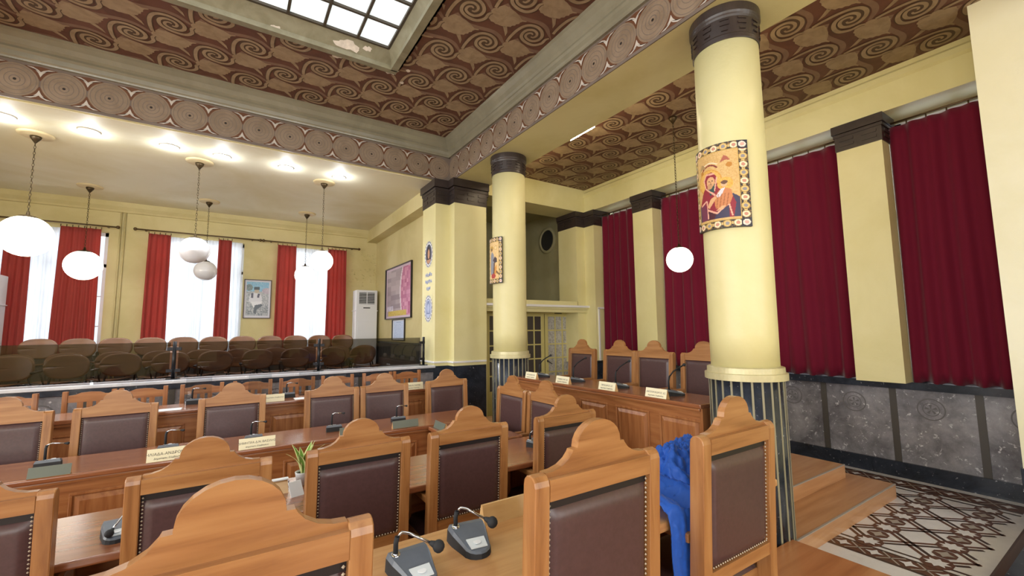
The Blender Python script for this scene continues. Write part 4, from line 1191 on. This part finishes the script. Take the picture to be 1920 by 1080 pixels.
for (a, b, l, sd) in ((5.155, 6.135, 'dark crimson velvet curtain furthest along the right wall', 1), (3.585, 4.715, 'dark crimson velvet curtain behind the hanging globe on the dais', 2), (2.025, 3.145, 'dark crimson velvet curtain directly right of the near column', 3), (.62, 1.585, 'nearest dark crimson velvet curtain by the cream pier at the right edge', 4)):
    curtain('velvet_curtain', l, 'curtain', (6.2, a), (6.2, b), 3.90, 1.052, 6, .030, 'velvet', VG, .0, sd, .008)
for i, (a, b) in enumerate(((.55, 1.59), (2.02, 3.15), (3.58, 4.72), (5.15, 6.14))):
    q = MB('rod'); q.tube([(6.2, a, 3.945), (6.2, b, 3.945)], .012); o = q.build('curtain_rod'); tag(o, ['bronze rod over the velvet curtain by the cream pier', 'bronze rod over the velvet curtain right of the near column', 'bronze rod over the velvet curtain behind the hanging globe', 'bronze rod over the furthest velvet curtain'][i], 'curtain rod')
YC = YW-.12
RG = 'red curtains of the hall windows'
for a, b, l, sd in ((-3.30, -2.98, 'narrow red curtain at the left hall window beside the air conditioner', 11), (-2.64, -2.10, 'wide red curtain right of the left hall window', 12), (-1.42, -1.08, 'red curtain left of the middle hall window', 13),
                    (-.29, -.06, 'narrow red curtain right of the middle hall window', 14), (.80, 1.17, 'red curtain left of the hall window nearest the corner', 15), (1.85, 2.26, 'red curtain right of the hall window nearest the corner', 16)):
    curtain('red_curtain', l, 'curtain', (a, YC-.03), (b, YC-.03), 3.60, 1.30, max(3, int((b-a)/.075)), .022, 'redcurtain', RG, .10, sd, .003)
for a, b, l, sd in ((-3.55, -2.2, 'white sheer curtain of the left hall window', 21), (-1.12, .14, 'white sheer curtain of the middle hall window', 22), (1.1, 1.9, 'white sheer curtain of the hall window nearest the corner', 23)):
    curtain('sheer_curtain', l, 'curtain', (a, YC+.045), (b, YC+.045), 3.58, 1.27, int((b-a)/.07), .016, 'sheer', 'sheer curtains of the hall windows', 0, sd, .0, False)
for a, b, l in ((-4.2, -1.88, 'bronze rod with ball end over the left hall window'), (-1.63, .46, 'bronze rod over the middle hall window'), (.52, 2.56, 'bronze rod over the hall window nearest the corner')):
    t = thing('curtain_rod', l, 'curtain rod', ((a+b)/2, YC, 3.67))
    q = MB('rod'); q.tube([(-(b-a)/2, 0, 0), ((b-a)/2, 0, 0)], .014); q.build('rod', t)
    for s in (-1, 1):
        q = MB('rod'); q.ball((s*(b-a)/2, 0, 0), .032, 0, 12); q.build('finial', t)
        q = MB('rod'); q.box(s*((b-a)/2-.15)-.012, s*((b-a)/2-.15)+.012, 0, .12, -.012, .012); q.build('bracket', t)

# ================================================================== AIR CONDITIONERS
def ac(x, y, rz, label):
    t = thing('air_conditioner', label, 'air conditioner', (x, y, HF+.19), rz, 'floor-standing air conditioners')
    H = 2.64-HF-.19
    q = MB('ac'); q.box(-.25, .25, -.17, .17, 0, H, 0, .018, 3); q.box(-.27, .27, -.16, .16, H-.50, H-.485, 0); q.build('cabinet', t)
    q = MB('acdark'); q.box(-.18, .18, -.176, -.168, H-.33, H-.06); q.build('vent_recess', t)
    q = MB('ac')
    for k in range(7): q.box(-.18, .18, -.186, -.172, H-.315+k*.038, H-.305+k*.038)
    q.box(-.008, .008, -.184, -.170, H-.33, H-.06); q.build('vent_louvre', t)
    q = MB('acdark'); q.box(-.08, .08, -.174, -.168, H-.44, H-.415); q.build('display', t)
    q = MB('ac'); q.box(-.20, .20, -.176, -.166, .3, H-.75, 0, .004); q.build('front_panel', t)
ac(2.70, 10.66, 0, 'tall white air conditioner in the far corner of the hall')
ac(-3.43, 10.5, 0, 'tall white air conditioner cut by the left edge before the left hall window')

# ================================================================== GLASS SCREEN ON THE RAIL
for a, b, l in ((-2.6, -.60, 'smoked glass screen on the marble rail at the left edge'), (-.52, 1.02, 'smoked glass screen between the two middle rail posts'), (1.10, 2.56, 'smoked glass screen nearest the corner pier')):
    q = MB('screen'); q.box(a, b, 6.636, 6.646, 1.135, 1.545); o = q.build('glass_screen'); tag(o, l, 'glass screen', 'smoked glass screens on the rail')
for x, l in ((-.56, 'dark metal post between the left and middle glass screens'), (1.06, 'dark metal post between the middle and right glass screens'), (2.62, 'dark metal post with clamps against the corner pier')):
    t = thing('rail_post', l, 'post', (x, 6.641, 1.105), 0, 'metal posts of the glass screen')
    q = MB('metal'); q.lathe([(.07, 0), (.07, .008)], 20); q.build('foot_plate', t)
    q = MB('metal'); q.lathe([(.02, .008), (.02, .45)], 14); q.build('post_tube', t)
    for z in (.10, .36):
        q = MB('metal'); q.box(-.07, .07 if x < 2 else .02, -.014, .014, z-.02, z+.02, 0, .003); q.build('clamp', t)

# ================================================================== HALL CHAIRS
def make_hall_chair():
    t = thing('lecture_chair', 'x', 'chair')
    q = MB('ply')
    def bk(u, v):
        a = 2*PI*u; r = v**.5 if v > 0 else 0
        ex = 2.6
        c, s = math.cos(a), math.sin(a)
        x = .205*math.copysign(abs(c)**(2/ex), c)*v; z = .148*math.copysign(abs(s)**(2/ex), s)*v
        return (x, -.02+.9*x*x, .655+z)
    q.grid(bk, 36, 8); q.build('backrest', t, solid=.014)
    q = MB('ply'); q.grid(lambda u, v: (-.2+.4*u, .03+.36*v, .44-.02*math.sin(PI*u)+.015*v), 10, 8); q.build('seat', t, solid=.016)
    q = MB('metal')
    for s in (-1, 1):
        q.tube([(s*.13, -.04, .62), (s*.17, -.035, .42), (s*.19, -.08, .02)], .012); q.tube([(s*.18, -.04, .40), (s*.18, .34, .40), (s*.2, .38, .0)], .012)
    q.tube([(-.18, -.04, .40), (.18, -.04, .40)], .012); q.build('frame', t)
    q = MB('metal'); q.box(.20, .24, .02, .30, .60, .625, 0, .006); q.tube([(.19, -.03, .41), (.22, .06, .61)], .010); q.build('armrest', t)
    return t
hp = make_hall_chair(); first = True
rows = [(7.5, HF, [-2.15, -1.67, -1.17, -.66, -.16, .36, .86, 1.40, 1.87], 'front row'), (8.25, HF, [-2.35, -1.86, -1.36, -.86, -.36, .14, .64, 1.14, 1.64, 2.1], 'middle row'), (9.15, HF+.19, [-2.36+.425*i for i in range(11)], 'back row')]
NTH = ['first', 'second', 'third', 'fourth', 'fifth', 'sixth', 'seventh', 'eighth', 'ninth', 'tenth', 'eleventh']
for y, z, X, nm in rows:
    for i, x in enumerate(X):
        lab = 'plywood hall chair behind smoked glass, %s from left in the %s' % (NTH[i], nm)
        g = 'plywood chairs, %s of the hall' % nm
        if first: hp.location = (x, y, z); hp.rotation_euler.z = PI; hp['label'] = lab; hp['group'] = g; first = False
        else: dup(hp, (x, y, z), PI, lab, g, ('armrest',) if nm != 'front row' else ())

# ================================================================== PICTURES
def framed(name, label, W, H, fn, nx, ny, loc, rot, frame='frameblk', bw=.015, dp=.03, cat='picture'):
    t = thing(name, label, cat, loc)
    t.rotation_euler = rot
    q = MB(frame)
    for b in ((-W/2, W/2, H/2-bw, H/2), (-W/2, W/2, -H/2, -H/2+bw), (-W/2, -W/2+bw, -H/2+bw, H/2-bw), (W/2-bw, W/2, -H/2+bw, H/2-bw)): q.box(b[0], b[1], -dp, 0, b[2], b[3])
    q.box(-W/2+.002, W/2-.002, -.006, 0, -H/2+.002, H/2-.002)
    q.build('frame', t)
    picture('print', fn, nx, ny, lambda s, v: (-W/2+bw+(W-2*bw)*s, -.009, -H/2+bw+(H-2*bw)*v), t)
    return t
def art_man(s, t):
    if s < .07 or s > .93 or t < .06 or t > .95: return '#cfd0dc'
    n = jig(int(s*26), int(t*34))
    if t > .70: c = mixc('#7fb4d6', '#9ec6de', n)
    else: c = mixc('#8f98a2', '#c2c6cc', n)
    if inell(s, t, .17, .80, .13, .09): c = mixc('#6e7f86', '#8b9a9a', n)
    if inell(s, t, .86, .72, .2, .08): c = mixc('#a9a0b4', '#c3bcc8', n)
    if t < .3: c = mixc('#79848e', '#b9bec6', n)
    body = [(.16, .42), (.2, .60), (.36, .66), (.58, .66), (.66, .55), (.66, .42), (.5, .40)]
    if inpoly(s, t, body): c = lin('#d3d6e0')
    if inpoly(s, t, [(.25, .64), (.33, .66), (.34, .52), (.24, .53)]) or inpoly(s, t, [(.5, .65), (.58, .64), (.57, .53), (.48, .53)]): c = lin('#5d5f70')
    if inpoly(s, t, [(.24, .42), (.68, .44), (.66, .32), (.36, .26)]): c = lin('#dfe2ea')
    if inpoly(s, t, [(.40, .33), (.66, .37), (.70, .32), (.48, .22), (.46, .10), (.36, .12)]): c = lin('#66707c')
    if inell(s, t, .46, .71, .09, .055): c = lin('#b8aea0')
    if inpoly(s, t, [(.35, .75), (.36, .82), (.56, .82), (.56, .75)]): c = lin('#4f5c66')
    return c
framed('framed_picture', 'framed picture of a seated figure in white between the middle and right hall windows', .52, .85, art_man, 60, 90, (.46, YW, 2.385), (0, 0, 0), 'framebrown', .016)
def art_poster(s, t):
    if s < .05 or s > .95 or t < .04 or t > .96: return '#cdb8c8'
    i, j = int(s*5), int(t*11)
    n = jig(i+3, j+1)
    xc = .62+.10*(1-((t-.5)*2)**2)*-1+.05
    if s > xc+.03:
        c = mixc('#b05d86', '#d79ab8', jig(int(s*16), int(t*14)))
    elif s > xc-.01: c = lin('#e6d8e2')
    else: c = mixc('#8f7f88', '#b7a8ae', n)
    if t < .14 and .1 < s < .82: c = mixc('#d9c25c', '#c7ab48', jig(int(s*40), int(t*60)))
    if t < .24 and s < .3 and t > .14: c = mixc('#a79ab4', '#d9d3e0', jig(int(s*30), int(t*40)))
    return c
framed('poster', 'large framed grey and pink collage poster on the hall side wall', 1.72, 1.16, art_poster, 70, 70, (3.02, 9.13, 2.50), (0, 0, -PI/2), 'frameblk', .018, .04, 'poster')
def art_notice(s, t):
    if s < .05 or s > .95 or t < .05 or t > .95: return '#e6eaf2'
    if .12 < s < .86 and int(t*40) % 2 == 0 and t < .84 and jig(int(s*30), int(t*40)) > .25: return '#9fb0d2'
    if .3 < s < .7 and .87 < t < .9: return '#8ea2c8'
    return '#c3d2ee'
framed('notice', 'small framed notice hanging below the collage poster', .82, .46, art_notice, 40, 60, (3.02, 9.07, 1.68), (0, 0, -PI/2), 'frameblk', .02, .03, 'notice')

# painted medallions and handwriting on the side of the corner pier
def medal(z0, face, hair, skin, label):
    def fn(s, t):
        x, y = (s-.5)*2, (t-.5)*2; r = math.hypot(x, y); a = math.atan2(y, x)
        if r > .97: return '#d8d2a4'
        if r > .84: return '#6f7392' if int((a+PI)*9) % 3 else '#d8d8d4'
        if r > .74: return '#d6d8de'
        if r > .68: return '#3f4258'
        if inell(x, y, 0, .02, .26, .36): return skin
        if inell(x, y, 0, .16, .38, .42) or inpoly(x, y, [(-.36, .1), (.36, .1), (.42, -.4), (-.42, -.4)]): return hair
        if y < -.35 and abs(x) < .45: return skin
        return face
    q = picture('painted_medallion', fn, 56, 56, lambda s, t: (2.7535-.0025, 6.78+.175-.35*s, z0-.23+.46*t))
    # closed backing so that the paint layer has a thickness
    return tag(q, label, 'painting')
medal(2.94, '#3c4258', '#33262a', '#b98a6a', 'round painted portrait medallion high on the corner pier')
medal(2.02, '#aab4d2', '#6e7aa4', '#aeb8d4', 'round blue stamped portrait medallion low on the corner pier')
q = MB('white'); 
m_hand, nt_, b_ = new_mat('blue_handwriting'); b_.inputs['Base Color'].default_value = lin('#8e9ccc'); M['hand'] = m_hand
hw_ = thing('handwriting', 'blue handwritten lines between the two medallions on the corner pier', 'writing', (2.7525, 6.78, 2.48))
q = MB('hand'); rnd = random.Random(5)
for row, (n, w0) in enumerate(((5, .30), (5, .30), (3, .18))):
    for k in range(n):
        y0 = w0/2-k*w0/n; z = .11-row*.115
        pts = [(0, y0-.008-.045*u, z+.03*math.sin(u*9+k*2+row)*(1 if k % 2 else .7)+.012*math.cos(u*17+k)) for u in [i/14 for i in range(15)]]
        q.tube(pts, .0042, 5)
q.build('handwriting_strokes', hw_)

# icons on the columns
def icon_map(cx, cy, R, a0, a1, z0, z1, sk):
    def mp(s, t):
        a = a0+(a1-a0)*s
        return (cx+R*math.cos(a), cy+R*math.sin(a), z0+(z1-z0)*t+sk*(s-.5))
    return mp
def border(s, t, W, H, b=.13):
    """medallion border; returns colour or None for the field"""
    x, y = s*W, t*H
    bb = b*W
    d = min(x, W-x, y, H-y)
    if d > bb: return None
    if d > bb*.90: return '#c9a65a'
    # position along the edge
    if y < bb or y > H-bb: u, v = x, (y if y < bb else H-y)
    else: u, v = y, (x if x < bb else W-x)
    pit = bb*.98
    k = (u/pit) % 1; 
    i = int(u/pit)
    r = math.hypot((k-.5), (v/bb-.5))
    corner = (x < bb or x > W-bb) and (y < bb or y > H-bb)
    if corner:
        cx_ = x if x < bb else W-x; cy_ = y if y < bb else H-y
        r = math.hypot(cx_/bb-.5, cy_/bb-.5)
        return '#d8a596' if r < .2 else '#ecd9cc' if r < .36 else '#2b2a34'
    if r < .20: return '#c58a74' if i % 2 else '#8e8a8e'
    if r < .37: return '#f0dcb8' if i % 2 else '#d8b870'
    if r < .44: return '#8a6a3c'
    if abs(k-.5) > .42 and abs(v/bb-.5) < .14: return '#e0c07a'
    return '#2e2a2c' if jig(int(s*70), int(t*110)) > .25 else '#8a6a3c'
def icon_big(s, t):
    c = border(s, t, .48, .74, .15)
    if c: return c
    n = jig(int(s*60), int(t*90))
    col = mixc('#c9a060', '#d9b678', n)
    if inpoly(s, t, [(.16, .12), (.86, .12), (.86, .34), (.7, .42), (.3, .42), (.16, .30)]): col = lin('#3b3a56')
    # halo, head, veil, robe
    if inell(s, t, .40, .575, .22, .145): col = mixc('#c98a34', '#dba549', n)
    if inell(s, t, .40, .575, .20, .13): col = mixc('#d6a148', '#e2b85e', n)
    robe = [(.20, .12), (.19, .32), (.26, .44), (.33, .52), (.30, .60), (.36, .675), (.46, .68), (.54, .62), (.54, .54), (.60, .46), (.76, .36), (.80, .28), (.76, .12)]
    if inpoly(s, t, robe): col = lin('#8f1f30')
    if inpoly(s, t, [(.20, .12), (.19, .30), (.30, .33), (.36, .22), (.34, .12)]): col = lin('#6f2a48')
    if inpoly(s, t, [(.34, .12), (.36, .26), (.52, .18), (.66, .24), (.66, .12)]): col = lin('#4a1626')
    if inpoly(s, t, [(.47, .12), (.52, .2), (.70, .26), (.70, .12)]): col = lin('#38304e')
    if inpoly(s, t, [(.38, .52), (.42, .40), (.50, .44), (.52, .54)]): col = lin('#2c4a48')
    for (a, b) in (((.30, .59), (.36, .665)), ((.36, .665), (.50, .655)), ((.31, .60), (.34, .50)), ((.34, .50), (.50, .40)), ((.22, .31), (.34, .35)), ((.35, .34), (.36, .14)), ((.36, .24), (.52, .18)), ((.52, .18), (.70, .28)), ((.70, .28), (.74, .14)), ((.54, .60), (.50, .46))):
        p, q_, x = Vector(a), Vector(b), Vector((s, t)); d = q_-p; k = max(0, min(1, (x-p).dot(d)/d.dot(d)))
        if (x-(p+d*k)).length < .011: col = lin('#e0a890')
    if inell(s, t, .435, .565, .075, .062): col = lin('#d8a878')
    if inell(s, t, .42, .515, .05, .035): col = lin('#c49468')
    if inell(s, t, .41, .574, .014, .006) or inell(s, t, .465, .574, .014, .006) or inpoly(s, t, [(.425, .54), (.455, .54), (.44, .532)]): col = lin('#4a2a20')
    if inell(s, t, .438, .558, .007, .016): col = lin('#b07a50')
    # child on the arm
    if inell(s, t, .66, .515, .115, .075): col = mixc('#d29a3c', '#e6b656', n)
    if inpoly(s, t, [(.50, .24), (.48, .36), (.56, .44), (.64, .47), (.74, .44), (.76, .36), (.72, .28), (.60, .22)]): col = lin('#c77f4c')
    if inpoly(s, t, [(.52, .39), (.60, .46), (.66, .47), (.60, .38), (.54, .36)]): col = lin('#d6d2d8')
    if inell(s, t, .645, .51, .045, .033): col = lin('#d8ae84')
    if inell(s, t, .65, .53, .05, .022): col = lin('#6a4630')
    for fx in (.53, .58, .63, .68):
        if abs((s-fx)-.25*(t-.3)) < .006 and .24 < t < .4: col = lin('#9c5a30')
    # hands
    if inpoly(s, t, [(.36, .28), (.42, .36), (.50, .39), (.52, .36), (.44, .29), (.39, .25)]): col = lin('#d8a878')
    if inpoly(s, t, [(.50, .21), (.60, .22), (.66, .26), (.60, .26)]): col = lin('#d8a878')
    # lettering arcs and small figures
    if abs(math.hypot((s-.42)*1.0, (t-.66)*1.5)-.16) < .012 and t > .72: col = lin('#7a1f22')
    if abs(math.hypot((s-.42)*1.0, (t-.66)*1.5)-.20) < .008 and t > .76: col = lin('#e8dcc0')
    if inell(s, t, .27, .70, .035, .022) or inell(s, t, .73, .73, .045, .028): col = lin('#b87c28')
    for (x, y) in ((.27, .78), (.66, .82)):
        if inpoly(s, t, [(x-.06, y-.05), (x, y+.03), (x+.05, y+.01), (x+.09, y-.04), (x+.02, y-.03)]): col = lin('#a85a44' if x > .5 else '#a88a5c')
    return col
def icon_small(s, t):
    c = border(s, t, .36, .62, .17)
    if c: return c
    n = jig(int(s*50), int(t*80))
    col = mixc('#e0b878', '#ecd09a', n)
    if inpoly(s, t, [(.50, .30), (.72, .40), (.70, .20), (.45, .2)]): col = lin('#d99a48')
    if inell(s, t, .38, .76, .13, .06): col = lin('#caa050')
    if inell(s, t, .66, .77, .09, .045): col = lin('#caa050')
    if inell(s, t, .66, .77, .075, .035): col = lin('#ecd09a')
    if inell(s, t, .38, .74, .05, .035): col = lin('#6a5048')
    if inpoly(s, t, [(.28, .20), (.30, .62), (.40, .70), (.54, .62), (.58, .48), (.56, .22), (.46, .18)]): col = lin('#8b8f9e')
    if inpoly(s, t, [(.48, .5), (.62, .58), (.72, .54), (.74, .46), (.60, .44)]): col = lin('#4a3c40')
    if inpoly(s, t, [(.54, .46), (.62, .44), (.58, .2), (.5, .2)]): col = lin('#6e4a34')
    if inell(s, t, .50, .16, .16, .055): col = lin('#b8443c')
    if inpoly(s, t, [(.66, .24), (.72, .28), (.86, .19), (.84, .17)]): col = lin('#7a5a3a')
    return col
def icon(label, cx, cy, R, a0, a1, z0, z1, sk, fn, nx, ny):
    t = thing('icon_panel', label, 'icon', (cx, cy, z0))
    mp = icon_map(0, 0, R, a0, a1, 0, z1-z0, sk)
    picture('painted_face', fn, nx, ny, mp, t)
    q = MB('frameblk')
    def ring(R_): 
        mpp = icon_map(0, 0, R_, a0, a1, 0, z1-z0, sk)
        return [[q.bm.verts.new(mpp(i/20, j)) for i in range(21)] for j in (0, 1)]
    I, O = ring(R-.022), ring(R-.0015)
    for i in range(20):
        q.bm.faces.new([I[0][i], I[0][i+1], I[1][i+1], I[1][i]]); q.bm.faces.new([O[0][i], O[0][i+1], O[1][i+1], O[1][i]])
        for j in (0, 1): q.bm.faces.new([I[j][i], I[j][i+1], O[j][i+1], O[j][i]])
    for i in (0, 20): q.bm.faces.new([I[0][i], I[1][i], O[1][i], O[0][i]])
    q.build('wooden_back', t)
    return t
va = math.atan2(-1.83, -3.33)                 # direction from the near column to the viewer
icon('large curved icon panel of a robed figure with child on the near column', 3.33, 1.83, .266, va-math.radians(82), va+math.radians(24), 2.40, 3.06, -.02, icon_big, 110, 170)
va2 = math.atan2(-5.16, -3.33)
icon('small curved icon panel of a standing figure on the far column', 3.33, 5.16, .285, va2-math.radians(85), va2-math.radians(20), 2.30, 2.95, .0, icon_small, 70, 120)

# ================================================================== LIGHT
for y in (.9, 2.2, 3.3, 4.3, 5.4):
    l = bpy.data.lights.new('ledge_tube', 'POINT'); l.energy = 6 if y < 4 else 9; l.shadow_soft_size = .05; l.color = (1, .80, .52)
    o = bpy.data.objects.new('ledge_light', l); C.objects.link(o); o.location = (3.80, y, 4.25)
wd = bpy.data.worlds.new('sky'); sc.world = wd; wd.use_nodes = True
bg = wd.node_tree.nodes['Background']; bg.inputs[0].default_value = (.86, .93, 1, 1); bg.inputs[1].default_value = 1.3
def area(name, loc, rot, sx, sy, power, col=(1, .97, .92)):
    l = bpy.data.lights.new(name, 'AREA'); l.shape = 'RECTANGLE'; l.size = sx; l.size_y = sy; l.energy = power; l.color = col
    o = bpy.data.objects.new(name, l); C.objects.link(o); o.location = loc; o.rotation_euler = rot
    return o
for a, b in HW: area('daylight_hall', ((a+b)/2, YW+.45, 2.45), (-PI/2, 0, 0), b-a, 2.3, 85, (.95, .97, 1))
for a, b in LW: area('fill_left', (-6.75, (a+b)/2, 2.4), (0, -PI/2, 0), 2.6, b-a, 125, (1, .98, .96))  # added fill lamps outside the unseen left wall
for a, b in BW: area('fill_back', ((a+b)/2, -5.95, 2.75), (PI/2, 0, 0), b-a, 2.1, 110, (1, .98, .96))  # added front fill from behind the camera, outside the unseen back wall
for a, b in WINY: area('daylight_right', (6.8, (a+b)/2, 2.6), (0, PI/2, 0), 2.8, b-a, 22, (.95, .97, 1))
area('daylight_skylight', (0, 1.7, ZC+.12), (0, 0, 0), 2.6, 6.2, 40, (.93, .97, 1))
for x in (-2.30, -1.58, -.80, -.21, .60, 1.37):
    l = bpy.data.lights.new('spot', 'SPOT'); l.energy = 75; l.spot_size = 2.2; l.spot_blend = .6; l.shadow_soft_size = .06; l.color = (.95, .97, 1)
    o = bpy.data.objects.new('downlight_beam', l); C.objects.link(o); o.location = (x, 7.16, ZH-.04)
    l = bpy.data.lights.new('led_glow', 'POINT'); l.energy = 7.0; l.shadow_soft_size = .03; l.color = (.88, .93, 1)
    o = bpy.data.objects.new('downlight_glow', l); C.objects.link(o); o.location = (x, 7.16, ZH-.10)

vs = sc.view_settings
vs.view_transform = 'Standard'; vs.look = 'None'; vs.gamma = 1; vs.use_curve_mapping = False; vs.exposure = 0.12
